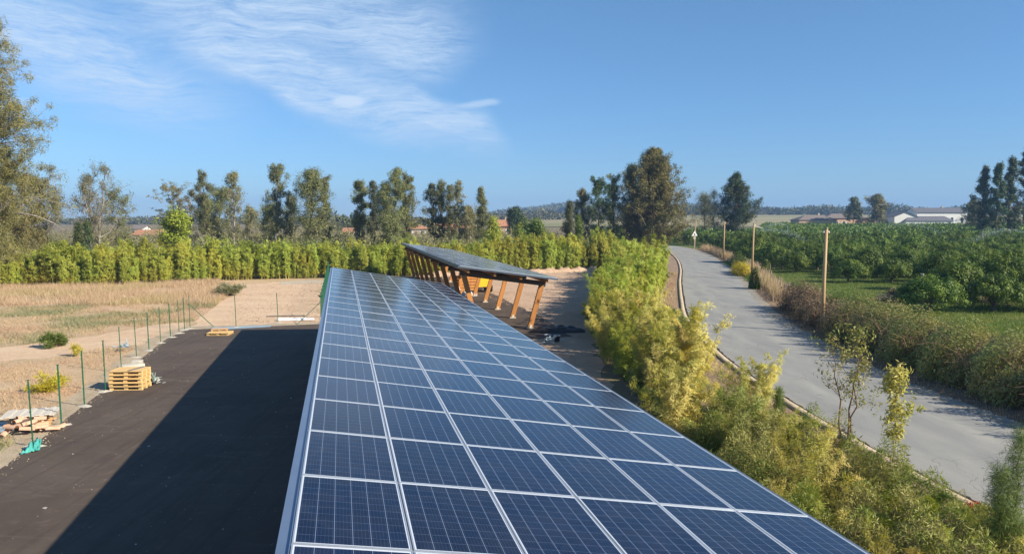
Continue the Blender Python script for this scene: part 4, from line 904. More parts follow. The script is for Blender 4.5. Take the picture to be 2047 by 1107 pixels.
specs = [ # label, u, y, vtop, wpx, seed, mat, extra
 ('thin grey tree with layered flat branches behind the round yellow green tree', 350, 140, 378, 70, 11, 'eucbrown', dict(prof='top', nl=3600, bare=.3, flat=.5, brup=.5)),
 ('slender grey tree left of the rounded dark domed tree', 383, 138, 382, 34, 12, 'eucbrown', dict(prof='column', nl=2000, bare=.3, nbr=22)),
 ('tree with a narrow tuft standing clear above a green dome', 410, 128, 348, 42, 13, 'euc', dict(prof='column', nl=3000, bare=.2)),
 ('broad dome shaped olive tree below the narrow tuft', 430, 132, 384, 88, 14, 'euc', dict(prof='oval', nl=8500, stems=2, nbr=44, crad=1.1)),
 ('tall thin pale trunked tree with wispy top, left of the open sky gap', 470, 120, 345, 54, 15, 'eucbrown', dict(prof='oval', nl=3600, bare=.35, nbr=40, brup=.8, bark=M['palebark'])),
 ('low brownish tree right of the wispy topped one', 503, 140, 418, 44, 16, 'eucbrown', dict(prof='oval', nl=3000, bare=.1)),
 ('tall columnar tree with open layered tufts', 556, 124, 336, 50, 17, 'euc', dict(prof='column', nl=4800, nbr=40, bare=.15, bark=M['palebark'])),
 ('short bushy tree at the foot of the columnar tree', 540, 130, 415, 46, 18, 'euc', dict(prof='oval', nl=3600)),
 ('dark tree in the dip between the columnar tree and the dense round topped tree', 582, 132, 392, 46, 19, 'eucdark', dict(prof='oval', nl=4200)),
 ('dense round topped olive tree left of the pointed spire', 625, 122, 345, 66, 20, 'euc', dict(prof='oval', nl=9500, nbr=44, crad=1.0, b0=.12)),
 ('pointed spire like tree joined to the dense olive tree', 651, 126, 358, 34, 21, 'euc', dict(prof='column', nl=4000, b0=.12)),
 ('grey olive tree, first of the clump left of the far canopy', 721, 124, 364, 40, 22, 'euc', dict(prof='column', nl=5200, b0=.15)),
 ('dark narrow tree between the two olive trees behind the far canopy', 748, 128, 366, 30, 23, 'eucdark', dict(prof='column', nl=3800, b0=.15)),
 ('tallest dense tree of the clump behind the near end of the panels', 782, 120, 341, 70, 24, 'euc', dict(prof='oval', nl=11500, nbr=50, crad=1.0, b0=.1, stems=2)),
 ('olive tree with a ragged right shoulder beside the tallest tree', 812, 126, 361, 46, 25, 'euc', dict(prof='column', nl=6000, b0=.12)),
 ('thin dark tree with ragged crown, left of a row of slim trees', 866, 132, 370, 44, 26, 'eucdark', dict(prof='oval', nl=4200, bare=.2)),
 ('slim olive tree second in the row of slim trees', 884, 132, 367, 30, 27, 'euc', dict(prof='column', nl=3000, bare=.1)),
 ('slim olive tree third in the row of slim trees', 901, 134, 371, 24, 28, 'euc', dict(prof='column', nl=2400, bare=.1)),
 ('slim tree with the sharpest tip in the row of slim trees', 918, 130, 366, 28, 29, 'eucbrown', dict(prof='column', nl=2600, bare=.2)),
 ('low round brownish tree between the slim trees and the lone slim one', 938, 134, 420, 54, 30, 'eucbrown', dict(prof='oval', nl=3600, bare=.1)),
 ('lone slim conical tree with the hills behind it', 963, 128, 374, 38, 31, 'euc', dict(prof='cone', nl=3600, bare=.1, nbr=40)),
 ('brown grey tree behind the pointed green conifer', 1164, 150, 380, 44, 33, 'eucbrown', dict(prof='oval', nl=5200, b0=.12)),
 ('dark ragged tree left of the big bronze tree', 1196, 138, 364, 52, 34, 'pine', dict(prof='column', nl=6500, b0=.1, LW=.09)),
 ('grey green tree touching the left side of the big bronze tree', 1226, 140, 362, 44, 35, 'euc', dict(prof='column', nl=5200, b0=.12)),
 ('greyish see through tree left of the dark pine by the road', 1408, 205, 398, 56, 36, 'euc', dict(prof='oval', nl=3800, bare=.2, crad=1.5)),
 ('grey bare topped tree touching the dark pine', 1426, 200, 384, 34, 37, 'eucbrown', dict(prof='oval', nl=2200, bare=.3, crad=1.2)),
]
for lab, u, y, vt, wp, sd_, mt, kw in specs:
    wp *= 1.25
    a = dict(b0=.2, nbr=36, LL=.3, LW=.09, crad=.62, brup=.75, subs=5, bark=M['palebark'] if mt == 'eucbrown' else M['bark']); a.update(kw)
    if a.get('bare', 0) < .25: a['nl'] = int(a['nl'] * 1.3)
    a['nl'] = int(a['nl'] * 1.7)
    tree('eucalyptus_tree', lab, 'tree', u, y, vt, wp, row if u < 1000 else None, sd_, mat=M[mt], **a)
tree('conifer', 'pointed grey green conifer right of the hills, above the bamboo', 'conifer', 1137, 112, 402, 44, None, 41, b0=.05, prof='cone', nbr=54, nl=8000, LL=.34, LW=.06, crad=.6, brup=.7, mat=M['eucdark'])
tree('conifer', 'lighter green bushy conifer against the pointed one', 'conifer', 1156, 110, 432, 36, None, 42, b0=.05, prof='cone', nbr=40, nl=5000, LL=.34, LW=.07, crad=.6, brup=.6, mat=M['bramblegreen'])
tree('broad_tree', 'big bronze green tree standing at the road bend', 'tree', 1306, 139, 304, 190, None, 43, b0=.03, prof='spire', nbr=200, nl=110000, LL=.32, LW=.1, crad=.8, up=.2, brup=.4, mat=M['bronze'], subs=6, tr=.35)
tree('broad_tree', 'darker tree merging with the left flank of the big bronze tree', 'tree', 1262, 145, 336, 92, None, 44, b0=.06, prof='oval', nbr=60, nl=17000, LL=.42, LW=.12, crad=1.1, brup=.75, mat=M['eucdark'], subs=5)
tree('pine_tree', 'dark green pine standing left of the far field, beyond the road bend', 'tree', 1470, 196, 349, 86, None, 45, b0=.06, prof='egg', nbr=80, nl=30000, LL=.5, LW=.12, crad=1.0, brup=.6, mat=M['pine'], subs=5)
tree('round_tree', 'small round dark tree beside the brown roofed far house', 'tree', 1029, 205, 420, 42, None, 46, b0=.1, prof='oval', nbr=36, nl=6500, LL=.5, LW=.25, crad=1.1, mat=M['pine'])
tree('round_tree', 'bright green round bush in front of the brown roofed far house', 'bush', 1040, 150, 452, 34, None, 47, b0=.08, prof='oval', nbr=24, nl=3000, LL=.4, LW=.2, crad=.8, mat=M['lightgreen'])
tree('round_tree', 'yellow green loose tree rising out of the bamboo behind the far canopy', 'tree', 985, 98, 437, 60, None, 48, b0=.1, prof='cone', nbr=36, nl=6500, LL=.34, LW=.09, crad=.7, mat=M['bamboo'])
tree('round_tree', 'green loose tree rising out of the bamboo left of the pointed conifer', 'tree', 1068, 102, 446, 74, None, 49, b0=.1, prof='oval', nbr=36, nl=6500, LL=.34, LW=.1, crad=.8, mat=M['bramblegreen'])
tree('flat_topped_tree', 'layered pine rising between the peach house and the far field', 'tree', 1706, 345, 396, 42, None, 50, b0=.25, prof='wide', nbr=34, nl=4500, LL=.9, LW=.3, crad=1.7, brup=.3, flat=.5, mat=M['eucdark'])
tree('flat_topped_tree', 'bronze round tree right of the layered pine, behind the low houses', 'tree', 1752, 345, 393, 46, None, 51, b0=.2, prof='oval', nbr=34, nl=5500, LL=.9, LW=.3, crad=1.8, mat=M['bronze'])
for i, (u, y, vt, wp, mt, lab) in enumerate([(1962, 205, 332, 40, 'eucdark', 'leftmost and lowest of the dark trees at the right edge'), (1990, 196, 326, 40, 'pine', 'second of the dark trees at the right edge, with a forked top'), (2016, 198, 314, 46, 'pine', 'third of the dark trees at the right edge'), (2046, 200, 298, 52, 'eucdark', 'tallest dark tree, cut by the right edge of the photo'), (1942, 260, 400, 50, 'euc', 'low olive tree right of the white house')]):
    tree('pine_tree', lab, 'tree', u, y, vt, wp, None, 60 + i, b0=.12, prof='egg', nbr=46, nl=8500, LL=.6, LW=.17, crad=.9, brup=.5, mat=M[mt], subs=5, bare=.1)
# fallen pale bough at the left
o = MB().tube([(XU(-40, 74, 8), 74, ZV(436, 74)), (XU(-5, 74, 5), 74, ZV(427, 74)), (XU(40, 74, 5), 74, ZV(425, 74)), (XU(75, 74.4, 5), 74.4, ZV(432, 74)), (XU(108, 74.6, 5), 74.6, ZV(446, 74)), (XU(128, 75, 5), 75, ZV(460, 75))], [.1, .09, .08, .07, .045, .015], 7)
props(o.build('bare_bough', M['palebark'], smooth=True), 'long bare pale bough arching in front of the left casuarina', 'branch')

# ------------------------------------------------------------------ undergrowth beyond the hedge, far woods
def wood(name, spots, seed, nleaf, LL, LW, mat, label=None, cat=None, flat=.8, kind='stuff'):
    g = np.random.default_rng(seed); PP = []; DD = []; LLs = []
    for (x, y, r, h) in spots:
        O = rdir(g, nleaf); O[:, 2] = np.abs(O[:, 2]); O *= (g.uniform(.55, 1.05, nleaf))[:, None]
        PP.append(np.array((x, y, gz(x, y))) + O * (r, r, h)); DD.append(unit(O) * .5 + rdir(g, nleaf) * .9)
    o = link(name, leafmesh(name, g, np.concatenate(PP), np.concatenate(DD), LL, LW), mat); o['kind'] = kind
    if label: o['label'] = label; o['category'] = cat
    return o
g = np.random.default_rng(3); sp = []
for _ in range(420):
    y = g.uniform(98, 200); u = g.uniform(-60, 1230); sp.append((XU(u, y), y, g.uniform(1.5, 3.2), g.uniform(1.8, 4.2) * (1.0 if u < 300 or u > 1000 or g.uniform() < .45 else g.uniform(1.2, 1.75))))
wood('scrub', sp, 5, 210, .45, .15, M['eucbrown'], 'brownish scrub and bushes between the bamboo hedge and the far houses', 'scrub')
sp = []
for _ in range(150):
    y = g.uniform(97, 150); u = g.uniform(380, 1230); sp.append((XU(u, y), y, g.uniform(1., 2.2), g.uniform(2.2, 3.8)))
wood('green_scrub', sp, 6, 130, .45, .15, M['bramblegreen'], 'green bushes showing just above the bamboo hedge', 'scrub')
def band(u0, u1, n, y0, y1, h0, h1, seed, nleaf=90, name='distant_wood', label='far bluish line of woods under the horizon', sc_=1.0):
    g = np.random.default_rng(seed); sp = []
    for _ in range(n):
        y = g.uniform(y0, y1); u = g.uniform(u0, u1); h = g.uniform(h0, h1) * (1 + .3 * math.sin(u * .031) * math.sin(u * .013)); sp.append((XU(u, y), y, g.uniform(.45, .8) * h * 1.3, h))
    wood(name, sp, seed, nleaf, 2.6 * sc_, 1.5 * sc_, M['farwood'], label, 'wood')
band(1330, 2150, 420, 900, 1010, 6, 12, 11, 110)
band(-150, 1300, 420, 620, 800, 4, 8, 12, 80, label='low far woods behind the houses on the left', sc_=.9)
band(640, 900, 70, 300, 380, 3.5, 7, 13, 110, label='dark green woods between the tree clumps behind the left houses', sc_=.6)
# wooded hills
g = np.random.default_rng(4); sp = []
for _ in range(1500):
    y = g.uniform(1350, 2700); u = g.uniform(900, 1700); x = XU(u, y)
    sp.append((x, y, g.uniform(9, 16), g.uniform(7, 13)))
wood('hill_forest', sp, 14, 46, 7, 4.5, M['farwood'], 'blue hazy forest covering the distant hills', 'forest')

# ================================================================== ROADSIDE
def stuffmesh(name, label, cat, V, F, mat): o = link(name, qmesh(name, V, F), mat); o['kind'] = 'stuff'; o['label'] = label; o['category'] = cat; return o
def brush_band(name, label, cat, line, half, h, nleaf, LL, LW, mat, seed, nst=600, topflat=.7, stemmat='stem', kind=None, group=None, low=0.0):
    """a long mass of brush following a line: leaves crowd its skin, stems fill it"""
    g = np.random.default_rng(seed); Ls = [0]
    for a, b in zip(line[:-1], line[1:]): Ls.append(Ls[-1] + math.dist(a[:2], b[:2]))
    def at(s): return np.stack([np.interp(s, Ls, [p[k] for p in line]) for k in (0, 1)], 1)
    s = g.uniform(0, Ls[-1], nleaf); c = at(s); e = at(np.minimum(s + .3, Ls[-1] + .3)) - at(s - .3); e = e / np.linalg.norm(e, axis=1, keepdims=True); nr = np.stack([-e[:, 1], e[:, 0]], 1)
    th = g.uniform(-.15, np.pi + .15, nleaf); bumpy = 1 + .22 * np.sin(s * 1.9 + np.cos(th) * 2) + .16 * np.sin(s * 4.3 + th * 3) + .1 * np.sin(s * 9 + th * 7)
    rr = (g.uniform(.0, 1, nleaf) ** .28) * bumpy; endt = np.minimum(1, np.minimum(s, Ls[-1] - s) / 1.2 + .35); rr = rr * endt
    lat = np.cos(th) * rr * half; z = np.maximum(.03, np.abs(np.sin(th)) ** topflat * rr * h * .92)
    P_ = np.concatenate([c + nr * lat[:, None], z[:, None]], 1); O = np.concatenate([nr * np.cos(th)[:, None], np.sin(th)[:, None]], 1)
    lm = leafmeshN('foliage', g, P_, O + rdir(g, nleaf) * .7 + np.array((0, 0, .2)), rdir(g, nleaf) + np.array((0, 0, .2)), LL, LW)
    t = thing(name, label, cat, (0, 0, 0), 0, group); link('foliage', lm, mat, t); m = MB()
    for i in range(nst):
        q = g.uniform(0, Ls[-1]); c0 = at(np.array([q]))[0]; k = at(np.array([q + .2]))[0] - at(np.array([q - .2]))[0]; k /= np.linalg.norm(k) + 1e-9; nn = np.array((-k[1], k[0]))
        a = c0 + nn * g.uniform(-.75, .75) * half; b = a + nn * g.normal() * .5 * half + k * g.normal() * .6; hh = h * g.uniform(.6, 1.05) * (.5 + .5 * min(1, (min(q, Ls[-1] - q)) + .3))
        mid = (a + b) / 2; m.tube([(a[0], a[1], 0), (mid[0], mid[1], hh * .8), (b[0], b[1], hh * g.uniform(.6, 1.05))], [.018, .012, .005], 3, cap=False)
    m.build('stems', M[stemmat], t); return t
HC = [(17.3, 60), (17.7, 55)]
brush_band('bramble_bush', 'brown dry bramble mound at the start of the roadside hedge, by the wooden stakes', 'bush', [(20.6, 54), (19.6, 49.0)], 1.25, 1.75, 14000, .15, .06, M['bramblebrown'], 1, 160)
brush_band('green_shrub', 'leafy green shrub in the hedge just right of the nearest pole', 'bush', [(20.4, 46.8), (19.9, 42.0)], 1.25, 1.75, 15000, .13, .06, M['bramblegreen'], 2, 140)
brush_band('bramble_hedge', 'shaded brown hedge stretch behind the nearest pole', 'hedge', [(19.4, 49.2), (18.6, 44.5), (18.0, 39.5)], 1.0, 1.55, 14000, .15, .055, M['bramblebrown'], 3, 170)
brush_band('bramble_hedge', 'long olive brown bramble hedge running along the road to the right edge', 'hedge', [(18.9, 41.0), (18.4, 35), (18.25, 30), (18.3, 25), (18.7, 19), (19.6, 11)], 1.65, 2.0, 150000, .13, .05, M['bramble'], 4, 1500)
brush_band('twig_tangle', 'pale tangle of dead twigs on top of the long hedge', 'dead twigs', [(17.6, 37.0), (17.9, 35.4)], .5, 1.75, 400, .1, .03, M['bramblebrown'], 5, 240, stemmat='palebark')
brush_band('brush_pile', 'pile of dry grey brown cuttings on the bare ground in the orchard', 'brush pile', [G(1770, 603), G(1835, 601)], .9, .7, 5000, .2, .04, M['bramblebrown'], 6, 380, stemmat='stake')
brush_band('weed_clump', 'grey green leafy weed standing behind the brush pile', 'weeds', [G(1782, 593), G(1790, 592)], .4, 1.1, 2200, .3, .05, M['greygreen'], 7, 20)
brush_band('dark_shrub', 'small dark evergreen shrub between the second pole and the stakes', 'bush', [(22.0, 69.0), (22.3, 67.6)], .55, 1.9, 5000, .13, .08, M['citrus'], 8, 30)
brush_band('yellow_bush', 'yellow flowering bush by the roadside before the second pole', 'bush', [(25.6, 83), (27.6, 91)], .9, 1.2, 6000, .2, .08, M['yellowflower'], 9, 60)
brush_band('yellow_bush', 'green and yellow bushy verge growth further up the road', 'bush', [(29.5, 96), (33.0, 108)], 1.1, 1.3, 6500, .25, .1, M['bramblegreen'], 10, 60)
GS = 'wooden stakes of the roadside fence'
fl_ = offs(RRs, -1.9); fy = [p[1] for p in fl_]; fx = [p[0] for p in fl_]
for i in range(34):
    y = 57.5 + i * 1.15 * (1 + i * .04) ; 
    if y > 155: break
    x = float(np.interp(y, fy, fx)) + R.gauss(0, .08); h = R.uniform(1.1, 1.5)
    t = MB().tube([(0, 0, -.1), (R.gauss(0, .03), R.gauss(0, .03), h * .5), (R.gauss(0, .07), R.gauss(0, .05), h)], [.05, .045, .04], 6)
    lab = 'pale wooden stake of the roadside fence, ' + ('closest to the brown bramble mound' if i == 0 else 'in the tight row beside the dark shrub' if y < 70 else 'half hidden in dry grass beyond the second pole')
    props(t.build('fence_stake', M['stake'], None, (x, y, gz(x, y))), lab, 'fence stake', GS if i else None)
def grasses(name, label, pts, h, wd, mat, seed, lean=.35, cat='grass'):
    g = np.random.default_rng(seed); n = len(pts); a = g.uniform(0, 6.283, n); hh = h * g.uniform(.5, 1.3, n)
    z = np.array([gz(x, y) for x, y in pts]) if pts[:, 1].max() > 110 else np.zeros(n)
    B = np.stack([pts[:, 0], pts[:, 1], z], 1); X = np.stack([np.cos(a), np.sin(a), 0 * a], 1) * (wd * g.uniform(.6, 1.3, n))[:, None]
    Tt = B + np.stack([g.normal(size=n) * lean * hh, g.normal(size=n) * lean * hh, hh], 1)
    V = np.stack([B - X / 2, B + X / 2, Tt], 1).reshape(-1, 3); return stuffmesh(name, label, cat, V, np.arange(3 * n).reshape(-1, 3), mat)
g = np.random.default_rng(9)
def along(line, n, y0, y1, wd):
    y = g.uniform(y0, y1, n); x = np.interp(y, [p[1] for p in line], [p[0] for p in line]) + g.normal(size=n) * wd; return np.stack([x, y], 1)
grasses('dry_reeds', 'dry pinkish grass standing along the stake fence', along(fl_, 16000, 57, 150, .4), 1.0, .04, M['pinkstraw'], 1, .15)
grasses('verge_grass', 'short green grass on the verge below the second pole', along(offs(RRs, -.9), 9000, 76, 112, .45), .2, .04, M['grass'], 2)
grasses('verge_weeds', 'sparse dry weeds on the verge between hedge and road', along(offs(RRs, -.9), 5000, 14, 72, .5), .14, .02, M['straw'], 3)
grasses('verge_weeds', 'dry weeds and litter between the bamboo and the kerb', np.stack([np.interp(yy := g.uniform(16, 90, 12000), [p[1] for p in RLs], [p[0] for p in RLs]) - .7 - np.abs(g.normal(size=12000)) * .9, yy], 1), .14, .022, M['straw'], 4)
brush_band('green_weeds', 'bright green low weeds at the foot of the bamboo beside the kerb', 'weeds', [(10.2, 50), (9.6, 43)], .7, .7, 5000, .16, .05, M['bramblegreen'], 12, 20)
# poles
def pole(label, u, y, vtop, r, arm=False, vb=None):
    x = XU(u, y); z0 = gz(x, y); h = ZV(vtop, y) - z0; t = thing('utility_pole', label, 'utility pole', (x, y, z0), 0, 'wooden utility poles beside the road')
    MB().tube([(.0, 0, -.2), (.02, 0, h * .5), (.07, 0, h)], [r * 1.2, r, r * .82], 12).build('shaft', M['polewood'], t, smooth=True)
    MB().tube([(.07, 0, h), (.07, 0, h + .04)], [r * .9, r * .7], 12).build('cap', M['dark_metal'], t)
    if arm:
        MB().bar((.07, -.0, h - .25), (1.0, 0, h - .45), .06, .08).build('side_arm', M['greywood'], t)
    m = MB()
    for k in (-1, 1): m.lathe([(.03, 0), (.05, .03), (.035, .06), (.05, .09), (.02, .13)], 8, 0, (.07 + k * (r * .8 + .05), 0, h - .22))
    m.build('insulator', M['signwhite'], t); return t
pole('nearest wooden utility pole, standing in front of the bramble hedge', 1643, 42.0, 458, .105)
pole('second wooden pole, with a short arm at its top, by the stake fence', 1503, 79.5, 447, .11, True)
pole('third wooden pole, behind the yellow verge bushes', 1446, 117, 443, .11)
pole('farthest wooden pole, just behind the triangular road sign', 1389, 156, 441, .11)
def road_sign():
    y = 150; x = XU(1388, y); z0 = gz(x, y); t = thing('road_sign', 'triangular warning road sign on a grey post at the road bend', 'road sign', (x, y, z0), .1)
    MB().tube([(0, .06, -.1), (0, .06, 3.1)], .06, 8).build('post', M['greywood'], t)
    s = .62; zc = ZV(468, y) - z0
    def tri(k, yy, m_): a = [(-s * k, yy, zc - .5 * k * .72), (s * k, yy, zc - .5 * k * .72), (0, yy, zc + .72 * k)]; b = [(p[0], p[1] + .012, p[2]) for p in a]; return MB().add(a + b, [(0, 1, 2), (5, 4, 3), (0, 3, 4, 1), (1, 4, 5, 2), (2, 5, 3, 0)])
    f = tri(1, 0, 0).build('border', M['signred'] if False else M['frame_white'], t)
    tri(.78, -.006, 0).build('face', M['signwhite'], f)
    MB().box(-.1, .1, -.02, -.0075, zc - .22, zc + .12).build('symbol', M['signblack'], f)
    MB().box(-.2, .2, .0, .02, zc - .95, zc - .55).build('lower_plate', M['greywood'], t)
road_sign()
x, y = G(1843, 600); props(MB().tube([(0, 0, -.1), (-.02, 0, .9), (-.06, 0, 2.1)], [.15, .13, .12], 9).build('wooden_post', M['greywood'], None, (x, y, 0)), 'thick grey wooden post standing at the front of the orchard', 'post')
x, y = G(1523, 560); props(MB().tube([(0, 0, 0), (.03, 0, 1.6)], [.04, .03], 6).build('young_stake', M['stake'], None, (x + 1.5, y + 2, 0)), 'thin stake beside a small sapling in the orchard grass', 'stake')

# ================================================================== ORCHARD
def citrus_parts(seed, nl, LL, LW, nclump=60, H=3.25, Rr=2.05, trunk=True):
    g = np.random.default_rng(seed); C = rdir(g, nclump); C[:, 2] = np.abs(C[:, 2]) * 1.35 - .5; C = C * g.uniform(.62, .98, nclump)[:, None] * (Rr * g.uniform(.85, 1.1), Rr * g.uniform(.85, 1.1), H * .5) + (0, 0, H * .46)
    C = np.concatenate([C, g.normal(size=(nclump // 4, 3)) * (Rr * .4, Rr * .4, H * .15) + (0, 0, H * .5)]); sz = g.uniform(.28, .55, len(C)); idx = g.integers(0, len(C), nl)
    O = rdir(g, nl); Pp = C[idx] + O * (g.uniform(.3, 1, nl) ** .5 * sz[idx])[:, None]; Pp[:, 2] = np.maximum(Pp[:, 2], .25)
    D = O * .7 + unit(Pp - (0, 0, H * .4)) * .5 + rdir(g, nl) * .5 + (0, 0, .15); lm = leafmeshN('crown', g, Pp, O + unit(Pp - (0, 0, H * .4)) * .5 + rdir(g, nl) * .5 + (0, 0, .25), rdir(g, nl), LL, LW); lm.materials.append(M['citrus'])
    tubes = []; m = MB()
    tubes.append(([(0, 0, -.05), (g.normal() * .05, g.normal() * .05, .45), (g.normal() * .08, g.normal() * .08, .8)], [.15, .12, .11]))
    for i in range(7):
        a = i * .9; e = g.uniform(.5, 1.1); grow(g, (0, 0, .6), (math.cos(a) * math.cos(e), math.sin(a) * math.cos(e), math.sin(e)), 1.5, .07, 4, .02, .15, tubes)
    for p, r in tubes: m.tube(p, r, 6, cap=False)
    tm = m.mesh('trunk', True); tm.materials.append(M['bark']); return tm, lm
CN = [citrus_parts(80 + i, 10000, .15, .075, 90) for i in range(4)]
CM = [citrus_parts(90 + i, 5200, .2, .1, 60) for i in range(6)]
special = {}
rows = []
ca, sa = math.cos(.1), math.sin(.1)
for i in range(-10, 96):
    for j in range(0, 84):
        gx, gy = i * 4.4, j * 4.7; x = 20 + gx * ca + gy * sa * .2; y = 46 + gy * ca - gx * sa * .0 + i * .35
        x += R.uniform(-.35, .35); y += R.uniform(-.35, .35); u = 1023.5 + 1500 * x / y
        if u > 2150 or x < rrx(y) + 3.6: continue
        ok = y > 86 or (u > 1855 and y > 49.5) or (u > 1660 and y > 73)
        if y < 60 and u > 2047 + 260: ok = False
        if y > 220 and u < 1525: ok = False
        if 0 < y < 372 and ok and y > 338 and 1590 < u < 1945: ok = False
        if ok and y < 372: rows.append((y, x, u))
rows.append((108.5, 35.2, 0)); rows.sort(); lab0 = {0: 'dark round citrus tree on the grass, frontmost of the orchard', 1: 'second citrus tree at the front of the orchard, cut by the right edge'}
for k, (y, x, u) in enumerate(rows[:300]):
    near = y < 110; v = R.choice(CN if near else CM); s = R.uniform(.86, 1.12) * (1.0 if y < 200 else 1.0); z = gz(x, y)
    if u == 0: s = 1.35
    if y < 62: s *= 1.12
    uu = 1023.5 + 1500 * x / y; zo = ['left of the second pole', 'between the second and the nearest pole', 'between the nearest pole and the grey wooden post', 'right of the grey wooden post'][int(uu > 1503) + int(uu > 1650) + int(uu > 1843)]
    lab = lab0.get(k, ('dark green citrus tree, front rows, ' if near else 'dark green citrus tree, middle rows, ' if y < 140 else 'citrus tree deep in the orchard, ') + zo)
    from_meshes('citrus_tree', lab, 'fruit tree', x, y, R.uniform(0, 6.28), s, [('trunk', v[0]), ('crown', v[1])], None if k in lab0 else ('citrus ' + ('front' if near else 'middle' if y < 140 else 'deep') + ' rows ' + zo), z, 0, s * R.uniform(.82, 1.15))
g = np.random.default_rng(31); PP = []; DD = []
for (y, x, u) in rows[300:]:
    n = 150; O = rdir(g, n); O[:, 2] = np.abs(O[:, 2]); h = g.uniform(2.5, 3.0); PP.append(np.array((x, y, gz(x, y) + .2)) + O * g.uniform(.6, 1.05, n)[:, None] * (2.15, 2.15, h)); DD.append(O * .7 + rdir(g, n) * .8)
if PP:
    o = link('far_citrus_rows', leafmesh('far_citrus_rows', g, np.concatenate(PP), np.concatenate(DD), .62, .36), M['citrusfar']); o['kind'] = 'stuff'; o['label'] = 'far rows of the citrus orchard reaching to the houses'; o['category'] = 'orchard'
pts = inpoly_sample(g, [(19.5, 40), (20.5, 52), (24, 72), (30, 95), (66, 95), (48, 60), (30, 38)], 60000, 1.2)
grasses('orchard_grass', 'green grass under and in front of the citrus trees', pts, .2, .03, M['grass'], 12)
x, y = XU(1530, 80), 80; tm, lm = tree_parts(99, 1.9, .55, b0=.2, nbr=14, nl=900, LL=.16, LW=.06, crad=.25, mat=M['bramblegreen'], subs=3); from_meshes('sapling', 'small pale green sapling on the orchard grass behind the stakes', 'sapling', x, y, 0, 1, [('trunk', tm), ('crown', lm)], None)
# sprinklers
m_, t_ = newmat('water_spray'); b_ = pbsdf(t_, (.8, .88, .95), .3, .5); tb = t_.n('ShaderNodeBsdfTransparent'); mx = t_.n('ShaderNodeMixShader'); mx.inputs[0].default_value = .4
t_.t.links.new(tb.outputs[0], mx.inputs[1]); t_.t.links.new(b_.outputs[0], mx.inputs[2]); out(t_, mx.outputs[0]); M['spray'] = m_
def sprinkler(label, u, y, az_, Rg, H2, seed, n=1500):
    x = XU(u, y); z0 = gz(x, y); t = thing('sprinkler', label, 'sprinkler', (x, y, z0), 0, 'sprinklers spraying the orchard')
    MB().tube([(0, 0, 0), (0, 0, 3.9)], .03, 6).build('riser_pipe', M['white'], t); MB().tube([(-.12, 0, 3.93), (.18, 0, 4.05)], .035, 6).build('nozzle', M['dark_metal'], t)
    g = np.random.default_rng(seed); q = g.uniform(0, 1, n) ** .8; a = az_ + g.normal(size=n) * .012 * (1 + 4 * q)
    z = 4.0 + H2 * 4 * q * (1 - q) - q * 1.6 + g.normal(size=n) * .03 * (1 + 9 * q) - np.abs(g.normal(size=n)) * q * .5
    P_ = np.stack([np.cos(a) * Rg * q, np.sin(a) * Rg * q, z], 1); V, F = leafV(g, P_, rdir(g, n), .09, .05); o = link('water_jet', qmesh('water_jet', V, F), M['spray'], t); o['kind'] = 'stuff'
sprinkler('sprinkler throwing a jet from left to right in the middle of the orchard', 1768, 176, rad(-52), 14, 1.5, 1)
sprinkler('sprinkler beside the second pole throwing its jet to the right', 1512, 128, rad(-40), 9, 1.2, 2)
sprinkler('sprinkler with a short faint jet near the far orchard edge left', 1574, 190, rad(205), 10, 1.4, 3)
sprinkler('thin white sprinkler riser near the right edge with a jet to the left', 2052, 118, rad(190), 11, 1.4, 4)
sprinkler('thin white sprinkler riser standing alone in the right part of the orchard', 1963, 150, rad(5), 4, .8, 5, 200)

